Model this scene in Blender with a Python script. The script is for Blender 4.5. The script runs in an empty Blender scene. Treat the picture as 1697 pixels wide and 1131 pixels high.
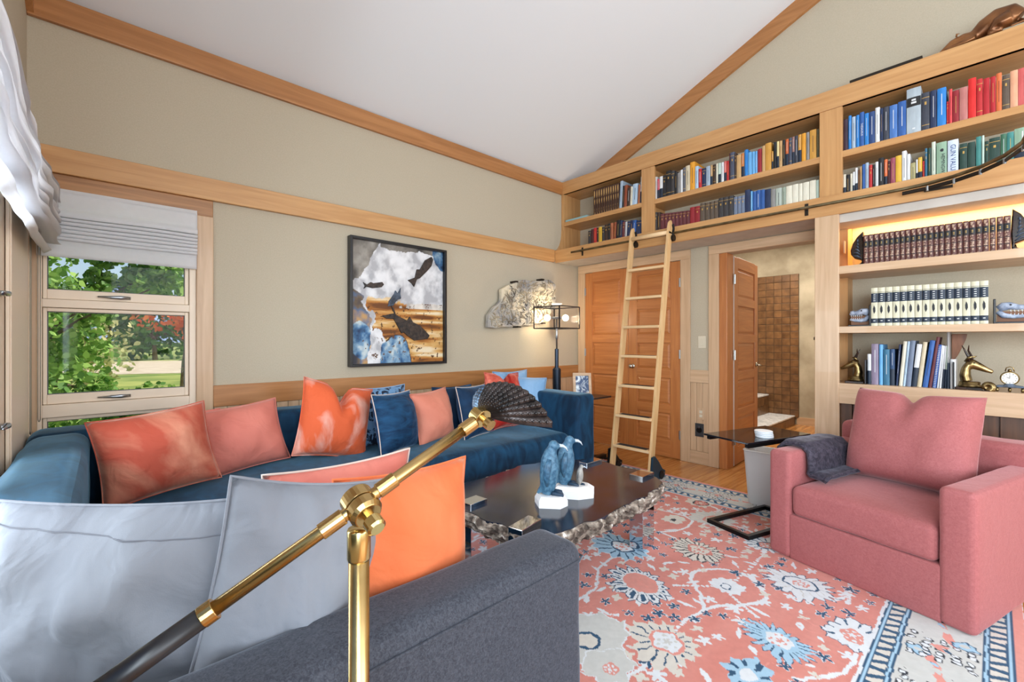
import bpy, bmesh, math, random
import numpy as np
from mathutils import Vector, Matrix, noise as mnoise

random.seed(7)
RNG = np.random.default_rng(11)
SC = bpy.context.scene
COL = SC.collection
PI = math.pi

# ------------------------------------------------------------------ camera
cam_d = bpy.data.cameras.new('camera')
cam_d.sensor_width = 36.0
cam_d.lens = 36.0 * 735.0 / 1697.0
cam_d.clip_start = 0.03
cam_d.clip_end = 3000
cam = bpy.data.objects.new('camera', cam_d)
cam.location = (0, 0, 1.21)
cam.rotation_euler = (math.radians(90), 0, math.radians(-42.65))
COL.objects.link(cam)
SC.camera = cam

# ------------------------------------------------------------------ view
SC.view_settings.view_transform = 'Standard'
SC.view_settings.look = 'None'
SC.view_settings.gamma = 1.0
SC.view_settings.use_curve_mapping = False
SC.view_settings.exposure = 0.62

# ------------------------------------------------------------------ world: clear summer sky
W = bpy.data.worlds.new('sky')
SC.world = W
W.use_nodes = True
wn = W.node_tree.nodes
wl = W.node_tree.links
sky = wn.new('ShaderNodeTexSky')
try:
    sky.sky_type = 'NISHITA'
except Exception:
    pass
sky.sun_disc = False
sky.sun_elevation = math.radians(48)
sky.sun_rotation = math.radians(120)
sky.air_density = 1.0
sky.dust_density = 2.0
wl.new(sky.outputs[0], wn['Background'].inputs[0])
wn['Background'].inputs[1].default_value = 0.11

def light(name, kind, loc, energy, color, rot=None, size=None, size_y=None, radius=None, angle=None, look=None):
    d = bpy.data.lights.new(name, kind)
    d.energy = energy
    d.color = color
    if kind == 'AREA':
        d.shape = 'RECTANGLE'
        d.size = size
        d.size_y = size_y or size
    if radius is not None:
        d.shadow_soft_size = radius
    if angle is not None:
        d.angle = angle
    o = bpy.data.objects.new(name, d)
    o.location = loc
    if look is not None:
        o.rotation_euler = (Vector(look)).to_track_quat('-Z', 'Y').to_euler()
    elif rot:
        o.rotation_euler = rot
    COL.objects.link(o)
    return o

light('sun', 'SUN', (10, -8, 20), 3.0, (1.0, 0.95, 0.86), look=(-0.8, 0.12, -0.6), angle=math.radians(0.6))
# daylight in the sofa window; side and rear openings are unseen, added for light
light('fill_side_opening', 'AREA', (-0.40, -1.5, 1.6), 120, (0.80, 0.91, 1.0), look=(1, 0, 0), size=2.6, size_y=1.7)  # unseen side opening, added to brighten the bookcase wall
light('daylight_sofa_window', 'AREA', (-0.46, 2.0, 1.36), 44, (0.80, 0.91, 1.0), look=(1, 0, 0), size=1.5, size_y=1.4)
light('fill_rear_opening', 'AREA', (2.0, -3.55, 1.9), 105, (0.88, 0.94, 1.0), look=(0, 1, 0), size=3.8, size_y=2.6)  # unseen rear opening, added to light the room from behind the camera

# ------------------------------------------------------------------ helpers
def S(r, g, b):
    def f(c):
        c /= 255.0
        return c / 12.92 if c <= 0.04045 else ((c + 0.055) / 1.055) ** 2.4
    return (f(r), f(g), f(b))

def tag(o, label=None, cat=None, group=None, kind=None):
    if label: o['label'] = label
    if cat: o['category'] = cat
    if group: o['group'] = group
    if kind: o['kind'] = kind
    return o

ORG = {}

def thing(name, label, cat, loc=(0, 0, 0), rz=0.0, group=None, kind=None):
    o = bpy.data.objects.new(name, None)
    o.empty_display_size = 0.1
    o.location = loc
    o.rotation_euler = (0, 0, rz)
    COL.objects.link(o)
    ORG[o.name] = Vector(loc)
    return tag(o, label, cat, group, kind)

class MB:
    def __init__(s):
        s.v = []
        s.f = []
    def add(s, vs, fs):
        n = len(s.v)
        s.v += [tuple(p) for p in vs]
        s.f += [tuple(i + n for i in f) for f in fs]
        return s
    def box(s, x0, x1, y0, y1, z0, z1):
        return s.add([(x0, y0, z0), (x1, y0, z0), (x1, y1, z0), (x0, y1, z0), (x0, y0, z1), (x1, y0, z1), (x1, y1, z1), (x0, y1, z1)],
                     [(0, 3, 2, 1), (4, 5, 6, 7), (0, 1, 5, 4), (1, 2, 6, 5), (2, 3, 7, 6), (3, 0, 4, 7)])
    def obox(s, c, ax, ay, az):
        c, ax, ay, az = map(Vector, (c, ax, ay, az))
        P = []
        for k in (-1, 1):
            for a, b in ((-1, -1), (1, -1), (1, 1), (-1, 1)):
                P.append(c + ax * a + ay * b + az * k)
        return s.add(P, [(0, 3, 2, 1), (4, 5, 6, 7), (0, 1, 5, 4), (1, 2, 6, 5), (2, 3, 7, 6), (3, 0, 4, 7)])
    def bar(s, p, q, w, h, up=(0, 0, 1)):
        p, q = Vector(p), Vector(q)
        d = (q - p)
        L = d.length
        d.normalize()
        side = d.cross(Vector(up))
        if side.length < 1e-5: side = d.cross(Vector((1, 0, 0)))
        side.normalize()
        u = side.cross(d)
        return s.obox((p + q) / 2, d * L / 2, side * w / 2, u * h / 2)
    def prism(s, pts, axis, a, b):
        # pts 2d; axis 'x','y','z' is the extrusion axis
        def m(p, t):
            return {'x': (t, p[0], p[1]), 'y': (p[0], t, p[1]), 'z': (p[0], p[1], t)}[axis]
        n = len(pts)
        V = [m(p, a) for p in pts] + [m(p, b) for p in pts]
        F = [tuple(range(n - 1, -1, -1)), tuple(range(n, 2 * n))]
        for i in range(n):
            j = (i + 1) % n
            F.append((i, j, n + j, n + i))
        return s.add(V, F)
    def tube(s, pts, r, n=10, sq=1.0, cap=True, up=None):
        pts = [Vector(p) for p in pts]
        m = len(pts)
        rs = r if isinstance(r, (list, tuple)) else [r] * m
        T = []
        for i in range(m):
            d = pts[min(i + 1, m - 1)] - pts[max(i - 1, 0)]
            T.append(d.normalized() if d.length > 1e-9 else Vector((0, 0, 1)))
        ref = Vector(up) if up else (Vector((0, 0, 1)) if abs(T[0].z) < 0.9 else Vector((1, 0, 0)))
        N = (ref - T[0] * ref.dot(T[0])).normalized()
        V = []
        F = []
        for i in range(m):
            N = (N - T[i] * N.dot(T[i])).normalized()
            B = T[i].cross(N)
            for k in range(n):
                a = 2 * PI * k / n
                V.append(pts[i] + N * (math.cos(a) * rs[i]) + B * (math.sin(a) * rs[i] * sq))
        for i in range(m - 1):
            for k in range(n):
                l = (k + 1) % n
                F.append((i * n + k, i * n + l, (i + 1) * n + l, (i + 1) * n + k))
        if cap:
            F.append(tuple(range(n - 1, -1, -1)))
            F.append(tuple((m - 1) * n + k for k in range(n)))
        return s.add(V, F)
    def lathe(s, prof, c=(0, 0, 0), n=20, sx=1.0, sy=1.0):
        V = []
        F = []
        m = len(prof)
        for (r, z) in prof:
            for k in range(n):
                a = 2 * PI * k / n
                V.append((c[0] + r * math.cos(a) * sx, c[1] + r * math.sin(a) * sy, c[2] + z))
        for i in range(m - 1):
            for k in range(n):
                l = (k + 1) % n
                F.append((i * n + k, i * n + l, (i + 1) * n + l, (i + 1) * n + k))
        F.append(tuple(range(n - 1, -1, -1)))
        F.append(tuple((m - 1) * n + k for k in range(n)))
        return s.add(V, F)
    def ball(s, c, r, nu=14, nv=8):
        if not isinstance(r, (tuple, list)): r = (r, r, r)
        V = [(c[0], c[1], c[2] - r[2])]
        for j in range(1, nv):
            b = -PI / 2 + PI * j / nv
            for k in range(nu):
                a = 2 * PI * k / nu
                V.append((c[0] + r[0] * math.cos(b) * math.cos(a), c[1] + r[1] * math.cos(b) * math.sin(a), c[2] + r[2] * math.sin(b)))
        V.append((c[0], c[1], c[2] + r[2]))
        F = []
        for k in range(nu):
            F.append((0, 1 + (k + 1) % nu, 1 + k))
        for j in range(nv - 2):
            for k in range(nu):
                l = (k + 1) % nu
                F.append((1 + j * nu + k, 1 + j * nu + l, 1 + (j + 1) * nu + l, 1 + (j + 1) * nu + k))
        t = len(V) - 1
        for k in range(nu):
            F.append((t, 1 + (nv - 2) * nu + k, 1 + (nv - 2) * nu + (k + 1) % nu))
        return s.add(V, F)
    def grid(s, fn, nu, nv):
        V = [fn(i / nu, j / nv) for j in range(nv + 1) for i in range(nu + 1)]
        w = nu + 1
        F = [(j * w + i, j * w + i + 1, (j + 1) * w + i + 1, (j + 1) * w + i) for j in range(nv) for i in range(nu)]
        return s.add(V, F)
    def rbox(s, x0, x1, y0, y1, z0, z1, r, cell=0.06, crown=0.0, nz=0.0, ns=6.0):
        # soft box: rounded edges, crowned top, slight unevenness
        hx, hy, hz = (x1 - x0) / 2, (y1 - y0) / 2, (z1 - z0) / 2
        c = Vector(((x0 + x1) / 2, (y0 + y1) / 2, (z0 + z1) / 2))
        r = min(r, hx, hy, hz)
        h = Vector((hx, hy, hz))
        def ticks(hh):
            n = max(2, int((2 * hh - 2 * r) / cell))
            mid = [-hh + r + (2 * hh - 2 * r) * i / n for i in range(n + 1)]
            a = [-hh + r - r * math.tan(PI / 4 * q) for q in (1, .66, .33)]
            return a + mid + [-t for t in reversed(a)]
        tx, ty, tz = ticks(hx), ticks(hy), ticks(hz)
        def put(p):
            p = Vector(p)
            q = Vector([max(-h[i] + r, min(h[i] - r, p[i])) for i in range(3)])
            d = p - q
            if d.length > 1e-9: d = d.normalized() * r
            o = q + d
            if crown:
                fx = 1 - (o.x / hx) ** 4
                fy = 1 - (o.y / hy) ** 4
                if o.z > 0: o.z += crown * max(0, fx) * max(0, fy) * (o.z / hz)
            if nz:
                w = mnoise.noise((o + c) * ns)
                dd = d.normalized() if d.length > 1e-9 else o.normalized()
                o += dd * w * nz
            return o + c
        def face(ta, tb, mk, flip):
            V = [put(mk(a, b)) for b in tb for a in ta]
            w = len(ta)
            F = []
            for j in range(len(tb) - 1):
                for i in range(w - 1):
                    f = (j * w + i, j * w + i + 1, (j + 1) * w + i + 1, (j + 1) * w + i)
                    F.append(f[::-1] if flip else f)
            s.add(V, F)
        face(tx, ty, lambda a, b: (a, b, hz), False)
        face(tx, ty, lambda a, b: (a, b, -hz), True)
        face(tx, tz, lambda a, b: (a, -hy, b), False)
        face(tx, tz, lambda a, b: (a, hy, b), True)
        face(ty, tz, lambda a, b: (hx, a, b), False)
        face(ty, tz, lambda a, b: (-hx, a, b), True)
        return s
    def build(s, name, mat, parent=None, local=False, smooth=False, bevel=0.0, seg=2, origin=None, merge=False, auto=None):
        me = bpy.data.meshes.new(name)
        V = [Vector(p) for p in s.v]
        off = Vector((0, 0, 0))
        if parent is None:
            if origin is not None:
                off = Vector(origin)
            else:
                xs = [p.x for p in V]; ys = [p.y for p in V]; zs = [p.z for p in V]
                off = Vector(((min(xs) + max(xs)) / 2, (min(ys) + max(ys)) / 2, min(zs)))
        elif not local:
            off = ORG.get(parent.name, Vector((0, 0, 0)))
        me.from_pydata([tuple(p - off) for p in V], [], s.f)
        if merge:
            bm = bmesh.new(); bm.from_mesh(me)
            bmesh.ops.remove_doubles(bm, verts=bm.verts, dist=1e-5)
            bmesh.ops.recalc_face_normals(bm, faces=bm.faces)
            bm.to_mesh(me); bm.free()
        me.update()
        o = bpy.data.objects.new(name, me)
        COL.objects.link(o)
        if mat is not None: me.materials.append(mat)
        if parent is None:
            o.location = off
            ORG[o.name] = off
        else:
            o.parent = parent
            ORG[o.name] = off
        if smooth:
            me.polygons.foreach_set('use_smooth', [True] * len(me.polygons))
        if bevel:
            b = o.modifiers.new('bevel', 'BEVEL')
            b.width = bevel
            b.segments = seg
            b.limit_method = 'ANGLE'
            b.angle_limit = math.radians(40)
        if auto:
            for e in ():
                pass
        return o

def bx(name, mat, parent, *a, **k):
    return MB().box(*a).build(name, mat, parent, **k)

def struct(name, mb, mat, label, cat, **k):
    o = mb.build(name, mat, None, **k)
    return tag(o, label, cat, kind='structure')

def remesh(o, vox, smooth=3):
    m = o.modifiers.new('remesh', 'REMESH')
    m.mode = 'VOXEL'
    m.voxel_size = vox
    m.use_smooth_shade = True
    s = o.modifiers.new('smooth', 'SMOOTH')
    s.iterations = smooth
    s.factor = 0.5
    return o

def copy_tree(o, parent=None):
    c = o.copy()
    COL.objects.link(c)
    c.parent = parent
    ORG[c.name] = ORG.get(o.name, Vector((0, 0, 0)))
    for ch in list(o.children):
        copy_tree(ch, c)
    return c

# ------------------------------------------------------------------ materials
def newmat(name):
    m = bpy.data.materials.new(name)
    m.use_nodes = True
    return m, m.node_tree.nodes, m.node_tree.links, m.node_tree.nodes['Principled BSDF']

def plain(name, col, rough=0.5, metal=0.0, spec=0.5, coat=0.0, sheen=0.0, emit=None, es=0.0, alpha=1.0, trans=0.0):
    m, n, l, p = newmat(name)
    p.inputs['Base Color'].default_value = (*col, 1)
    p.inputs['Roughness'].default_value = rough
    p.inputs['Metallic'].default_value = metal
    p.inputs['Specular IOR Level'].default_value = spec
    p.inputs['Coat Weight'].default_value = coat
    p.inputs['Sheen Weight'].default_value = sheen
    p.inputs['Transmission Weight'].default_value = trans
    p.inputs['Alpha'].default_value = alpha
    if emit:
        p.inputs['Emission Color'].default_value = (*emit, 1)
        p.inputs['Emission Strength'].default_value = es
    return m

def noisy(name, c1, c2, scale=8.0, rough=0.6, detail=4.0, stretch=(1, 1, 1), bump=0.0, bscale=None, lo=0.35, hi=0.65, metal=0.0,
          sheen=0.0, sheen_tint=None, sheen_rough=0.4, spec=0.5, distort=0.0, rand=0.0, coat=0.0, c3=None, bump_dist=0.01, crease=0.0, cscale=7.0):
    m, n, l, p = newmat(name)
    tc = n.new('ShaderNodeTexCoord')
    mp = n.new('ShaderNodeMapping')
    mp.inputs['Scale'].default_value = stretch
    if rand:
        oi = n.new('ShaderNodeObjectInfo')
        vm = n.new('ShaderNodeVectorMath'); vm.operation = 'SCALE'
        cv = n.new('ShaderNodeCombineXYZ')
        for k in range(3): l.new(oi.outputs['Random'], cv.inputs[k])
        l.new(cv.outputs[0], vm.inputs[0]); vm.inputs['Scale'].default_value = rand
        l.new(vm.outputs[0], mp.inputs['Location'])
    l.new(tc.outputs['Object'], mp.inputs[0])
    t = n.new('ShaderNodeTexNoise')
    t.inputs['Scale'].default_value = scale
    t.inputs['Detail'].default_value = detail
    t.inputs['Distortion'].default_value = distort
    l.new(mp.outputs[0], t.inputs['Vector'])
    r = n.new('ShaderNodeValToRGB')
    e = r.color_ramp.elements
    e[0].position = lo; e[0].color = (*c1, 1)
    e[1].position = hi; e[1].color = (*c2, 1)
    if c3:
        x = r.color_ramp.elements.new(min(0.99, hi + 0.08)); x.color = (*c3, 1)
    l.new(t.outputs['Fac'], r.inputs[0])
    l.new(r.outputs[0], p.inputs['Base Color'])
    p.inputs['Roughness'].default_value = rough
    p.inputs['Metallic'].default_value = metal
    p.inputs['Specular IOR Level'].default_value = spec
    p.inputs['Coat Weight'].default_value = coat
    p.inputs['Sheen Weight'].default_value = sheen
    p.inputs['Sheen Roughness'].default_value = sheen_rough
    if sheen_tint: p.inputs['Sheen Tint'].default_value = (*sheen_tint, 1)
    if bump:
        b = n.new('ShaderNodeBump')
        b.inputs['Strength'].default_value = bump
        b.inputs['Distance'].default_value = bump_dist
        t2 = t
        if bscale:
            t2 = n.new('ShaderNodeTexNoise')
            t2.inputs['Scale'].default_value = bscale
            t2.inputs['Detail'].default_value = 3
            l.new(tc.outputs['Object'], t2.inputs['Vector'])
        l.new(t2.outputs['Fac'], b.inputs['Height'])
        l.new(b.outputs[0], p.inputs['Normal'])
        if crease:
            t3 = n.new('ShaderNodeTexNoise'); t3.inputs['Scale'].default_value = cscale; t3.inputs['Detail'].default_value = 2.5; t3.inputs['Distortion'].default_value = 1.5
            l.new(tc.outputs['Object'], t3.inputs['Vector'])
            b3 = n.new('ShaderNodeBump'); b3.inputs['Strength'].default_value = crease; b3.inputs['Distance'].default_value = .03
            l.new(t3.outputs['Fac'], b3.inputs['Height']); l.new(b3.outputs[0], b.inputs['Normal'])
    return m

def wood(name, c1, c2, axis, rough=0.42, k=1.0, coat=0.15):
    st = [9 * k, 9 * k, 9 * k]
    st[{'x': 0, 'y': 1, 'z': 2}[axis]] = 0.55 * k
    return noisy(name, c1, c2, scale=3.2, rough=rough, detail=7, stretch=st, bump=0.08, lo=0.32, hi=0.68, distort=0.7, rand=9.0, coat=coat, bump_dist=0.004)

def velvet(name, c1, c2, tint, scale=5.0, stretch=(1, 1, 1), sheen=0.6, rough=0.75, lo=0.35, hi=0.7, bump=0.15, bscale=260, c3=None, srough=0.35, crease=0.0, cscale=7.0):
    return noisy(name, c1, c2, scale=scale, rough=rough, detail=6, stretch=stretch, bump=bump, bscale=bscale, lo=lo, hi=hi, sheen=sheen, sheen_tint=tint,
                 sheen_rough=srough, spec=0.25, distort=1.2, c3=c3, bump_dist=0.002, crease=crease, cscale=cscale)

def attr_mat(name, attr='col', rough=0.85, sheen=0.2, bump=0.0, bscale=300, spec=0.3, trans=0.0):
    m, n, l, p = newmat(name)
    a = n.new('ShaderNodeAttribute')
    a.attribute_name = attr
    l.new(a.outputs['Color'], p.inputs['Base Color'])
    p.inputs['Roughness'].default_value = rough
    p.inputs['Sheen Weight'].default_value = sheen
    p.inputs['Specular IOR Level'].default_value = spec
    if bump:
        tc = n.new('ShaderNodeTexCoord')
        t = n.new('ShaderNodeTexNoise'); t.inputs['Scale'].default_value = bscale
        l.new(tc.outputs['Object'], t.inputs['Vector'])
        b = n.new('ShaderNodeBump'); b.inputs['Strength'].default_value = bump; b.inputs['Distance'].default_value = 0.003
        l.new(t.outputs['Fac'], b.inputs['Height']); l.new(b.outputs[0], p.inputs['Normal'])
    return m

def glass_mat(name, tint=(1, 1, 1), refl=0.08):
    m, n, l, p = newmat(name)
    n.remove(p)
    out = n['Material Output']
    tr = n.new('ShaderNodeBsdfTransparent'); tr.inputs[0].default_value = (*tint, 1)
    gl = n.new('ShaderNodeBsdfGlossy'); gl.inputs['Roughness'].default_value = 0.02
    mx = n.new('ShaderNodeMixShader')
    fr = n.new('ShaderNodeFresnel'); fr.inputs[0].default_value = 1.18
    l.new(fr.outputs[0], mx.inputs[0])
    l.new(tr.outputs[0], mx.inputs[1]); l.new(gl.outputs[0], mx.inputs[2])
    l.new(mx.outputs[0], out.inputs[0])
    return m

OAK1, OAK2 = S(184, 134, 82), S(204, 156, 102)
FIR1, FIR2 = S(172, 104, 54), S(192, 124, 68)
PAL1, PAL2 = S(192, 158, 124), S(210, 178, 144)
M = {}
for ax in 'xyz':
    M['oak_' + ax] = wood('golden_oak_' + ax, OAK1, OAK2, ax)
    M['fir_' + ax] = wood('orange_fir_' + ax, FIR1, FIR2, ax, k=1.3)
    M['pale_' + ax] = wood('pale_oak_' + ax, PAL1, PAL2, ax)
M['crown_x'] = wood('amber_oak_x', S(160, 106, 58), S(182, 126, 74), 'x')
M['crown_y'] = wood('amber_oak_y', S(160, 106, 58), S(182, 126, 74), 'y')
M['ladder'] = wood('ladder_oak', S(205, 165, 112), S(226, 188, 138), 'z')
M['floor'] = wood('floor_oak', S(168, 106, 50), S(206, 146, 82), 'x', rough=0.22, coat=0.4)
M['paper'] = noisy('woven_wallpaper', S(182, 171, 150), S(189, 178, 157), scale=140, rough=0.9, detail=2, stretch=(1, 1, 1), bump=0.05, bscale=500, lo=0.3, hi=0.7, bump_dist=0.002)
M['ceil'] = plain('white_ceiling_paint', S(228, 232, 236), 0.9)
M['cream'] = plain('cream_window_paint', S(240, 222, 200), 0.45)
M['glass'] = glass_mat('window_glass')
M['steel'] = plain('brushed_steel', S(170, 175, 180), 0.3, 1.0)
M['brass'] = noisy('satin_brass', S(180, 150, 98), S(196, 166, 112), scale=20, rough=0.27, metal=1.0)
M['brass_pale'] = plain('pale_polished_brass', S(214, 190, 130), 0.22, 1.0)
M['black'] = plain('black_metal', S(26, 25, 26), 0.35, 0.6)
M['blackmatte'] = plain('black_lacquer', S(24, 24, 28), 0.3, 0.0)
M['bronze'] = noisy('dark_bronze', S(98, 60, 34), S(154, 104, 62), scale=7, rough=0.32, metal=0.6)
M['antique'] = noisy('antique_brass', S(84, 68, 42), S(176, 152, 104), scale=16, rough=0.3, metal=0.95)
M['iron'] = plain('dark_iron', S(52, 46, 40), 0.45, 0.7)
M['white'] = plain('white_plastic', S(228, 226, 220), 0.5)

# ================================================================== THE ROOM
YA, XB, XD = 3.485, 4.317, -0.30
SLOPE = 0.4167
def zc(y): return 3.10 + SLOPE * (YA - y)

# floor slab, planks are pieces of it
fl = MB()
fl.box(-0.46, 2.3, -3.7, 3.66, -0.12, 0.0)
fl.box(2.3, 7.9, -3.7, 3.66, -0.12, -0.012)
floor = struct('floor', fl, M['floor'], 'glossy orange oak strip floor under the rug and furniture', 'floor', origin=(0, 0, 0))
PW = 0.083
protos = {}
def plank(x0, x1, y0):
    L = round(x1 - x0, 3)
    if L not in protos:
        o = MB().box(0.0008, L - 0.0008, 0.0006, PW - 0.0008, -0.012, 0).build('plank', M['floor'], floor, local=True)
        protos[L] = o
    else:
        o = protos[L].copy(); COL.objects.link(o); o.parent = floor
    o.location = (x0, y0, 0)
for i in range(50):
    y0 = -0.72 + i * PW
    cut = [3.15, 3.55, 3.95][(i * 7) % 3]
    plank(2.3, cut, y0)
    plank(cut, 4.33, y0)
    if 0.85 < y0 < 1.95:
        c2 = [5.3, 5.9][i % 2]
        plank(4.33, c2, y0); plank(c2, 7.42, y0)

# back wall with the window opening
mb = MB()
mb.box(-0.46, -0.27, YA, 3.64, 0, 3.4).box(0.44, 4.47, YA, 3.64, 0, 3.4).box(-0.27, 0.44, YA, 3.64, 0, 0.45).box(-0.27, 0.44, YA, 3.64, 2.02, 3.4)
wall_back = struct('wall_back', mb, M['paper'], 'beige woven wallpaper wall behind the navy sofa', 'wall')
# left wall: sofa window opening, plus an unseen one added to let light in
mb = MB()
mb.box(-0.46, XD, 3.33, YA, 0, 3.5).box(-0.46, XD, 0.7, 1.15, 0, 4.6).box(-0.46, XD, -3.7, -2.8, 0, 4.6)
mb.box(-0.46, XD, 1.15, 3.33, 0, 0.5).box(-0.46, XD, 1.15, 3.33, 2.02, 4.6).box(-0.46, XD, -2.8, 0.7, 0, 0.65).box(-0.46, XD, -2.8, 0.7, 2.45, 4.6)
wall_left = struct('wall_left', mb, M['paper'], 'beige wallpaper wall at the left edge, holding the side window', 'wall')
# gable wall on the right: closet opening and doorway
mb = MB()
mb.box(XB, 4.45, -3.7, 0.897, 0, 2.2).box(XB, 4.45, 1.70, 2.149, 0, 2.2).box(XB, 4.45, 3.359, 3.64, 0, 2.2)
mb.box(XB, 4.45, 0.897, 1.70, 2.04, 2.2).box(XB, 4.45, 2.149, 3.359, 2.03, 2.2)
mb.prism([(-3.7, 2.2), (3.64, 2.2), (3.64, zc(3.64)), (0, zc(0)), (-3.7, zc(-3.7 * -1) if False else zc(3.7))], 'x', XB, 4.45)
wall_right = struct('wall_right', mb, M['paper'], 'tall beige gable wall above the built-in bookcase', 'wall')
mb = MB()
mb.box(-0.46, 4.47, -3.66, -3.52, 0, 0.5).box(-0.46, 0.1, -3.66, -3.52, 0.5, 3.3).box(3.9, 4.47, -3.66, -3.52, 0.5, 3.3).box(0.1, 3.9, -3.66, -3.52, 3.2, 3.4)
struct('wall_front', mb, M['paper'], 'beige wall behind the camera with a wide opening added to let light in', 'wall')  # opening added in the unseen wall to admit light
# ceiling: two slopes meeting at a ridge
mb = MB()
mb.prism([(3.66, zc(3.66)), (0, zc(0)), (-3.7, zc(3.7)), (-3.7, zc(3.7) + .15), (0, zc(0) + .15), (3.66, zc(3.66) + .15)], 'x', -0.48, 4.47)
struct('ceiling', mb, M['ceil'], 'smooth white vaulted ceiling', 'ceiling')

# timber trims
n_trim = [0]
def trim(label, mat, *a, bevel=0.004):
    n_trim[0] += 1
    return struct('trim_%d' % n_trim[0], MB().box(*a), mat, label, 'trim', bevel=bevel)
trim('golden oak crown board where the back wall meets the ceiling', M['crown_x'], XD, 4.0, 3.457, YA, 2.945, 3.088)
trim('golden oak picture rail running along the back wall', M['oak_x'], XD, 3.86, 3.452, YA, 2.128, 2.27)
trim('dark recessed oak head board above the window shade', wood('brown_oak', S(146, 100, 60), S(178, 128, 80), 'x'), XD, 0.53, 3.472, YA, 2.02, 2.128)
trim('pale oak upright casing to the right of the window', M['pale_z'], 0.44, 0.53, 3.462, 3.50, 0.0, 2.02)
trim('oak chair rail on the back wall above the sofa', M['crown_x'], 0.53, XB, 3.462, YA, 0.776, 0.917)
trim('oak picture rail on the left wall above the side window', M['oak_y'], XD, -0.27, 0.0, 3.452, 2.128, 2.27)
trim('slim pale oak upright in the corner beside the window', M['pale_z'], XD, -0.262, 3.455, YA, 0.0, 2.02)
for side, x0, x1, lab in ((1, 4.285, XB, 'oak rake board following the slope of the gable wall above the bookcase'), (0, XD, -0.272, 'oak rake board following the slope at the top left corner')):
    n_trim[0] += 1
    mb = MB().prism([(3.457 if not side else 3.4, zc(3.457 if not side else 3.4) - .155), (0.0, zc(0) - .155), (0.0, zc(0)), (3.457 if not side else 3.4, zc(3.457 if not side else 3.4))], 'x', x0, x1)
    struct('trim_%d' % n_trim[0], mb, M['crown_y'], lab, 'trim')
# tongue and groove boards of the wainscot are pieces of the back wall
wb = None
for i in range(50):
    x0 = 0.535 + i * 0.0755
    if wb is None:
        wb = MB().box(0.001, 0.0735, -0.013, 0, 0, 0.772).build('wainscot_board', M['pale_z'], wall_back, local=True, bevel=0.003)
        o = wb
    else:
        o = wb.copy(); COL.objects.link(o); o.parent = wall_back
    o.location = Vector((x0, YA, 0.003)) - ORG[wall_back.name]

# closet casing + strip + doorway casing
CX0 = XB - 0.022
trim('pale oak casing to the left of the closet doors', M['pale_z'], CX0, XB, 3.359, 3.462, 0, 2.03)
trim('pale oak casing to the right of the closet doors', M['pale_z'], CX0, XB, 2.048, 2.149, 0, 2.03)
trim('pale oak head casing across the closet doors', M['pale_y'], CX0 - .002, XB, 2.048, 3.462, 2.03, 2.125)
trim('pale oak casing to the left of the bathroom doorway', M['pale_z'], CX0 - .004, XB, 1.765, 1.862, 0, 2.04)
trim('oak head casing across the bathroom doorway', M['pale_y'], CX0 - .004, XB, 0.897, 1.862, 2.04, 2.125)
trim('dark oak door jamb at the hinge side of the doorway', M['fir_z'], CX0 + .004, 4.452, 1.692, 1.765, 0, 2.04)
trim('pale chair rail block under the light switch', M['pale_y'], CX0, XB, 1.862, 2.048, 0.80, 0.925)
trim('pale base block under the wall outlet', M['pale_y'], CX0, XB, 1.862, 2.048, 0.0, 0.125)
for i in range(3):
    o = MB().box(CX0 + .010, XB, 1.863 + i * .0617, 1.863 + i * .0617 + .060, 0.126, 0.799).build('wainscot_board', M['pale_z'], wall_right, bevel=0.003)

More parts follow.
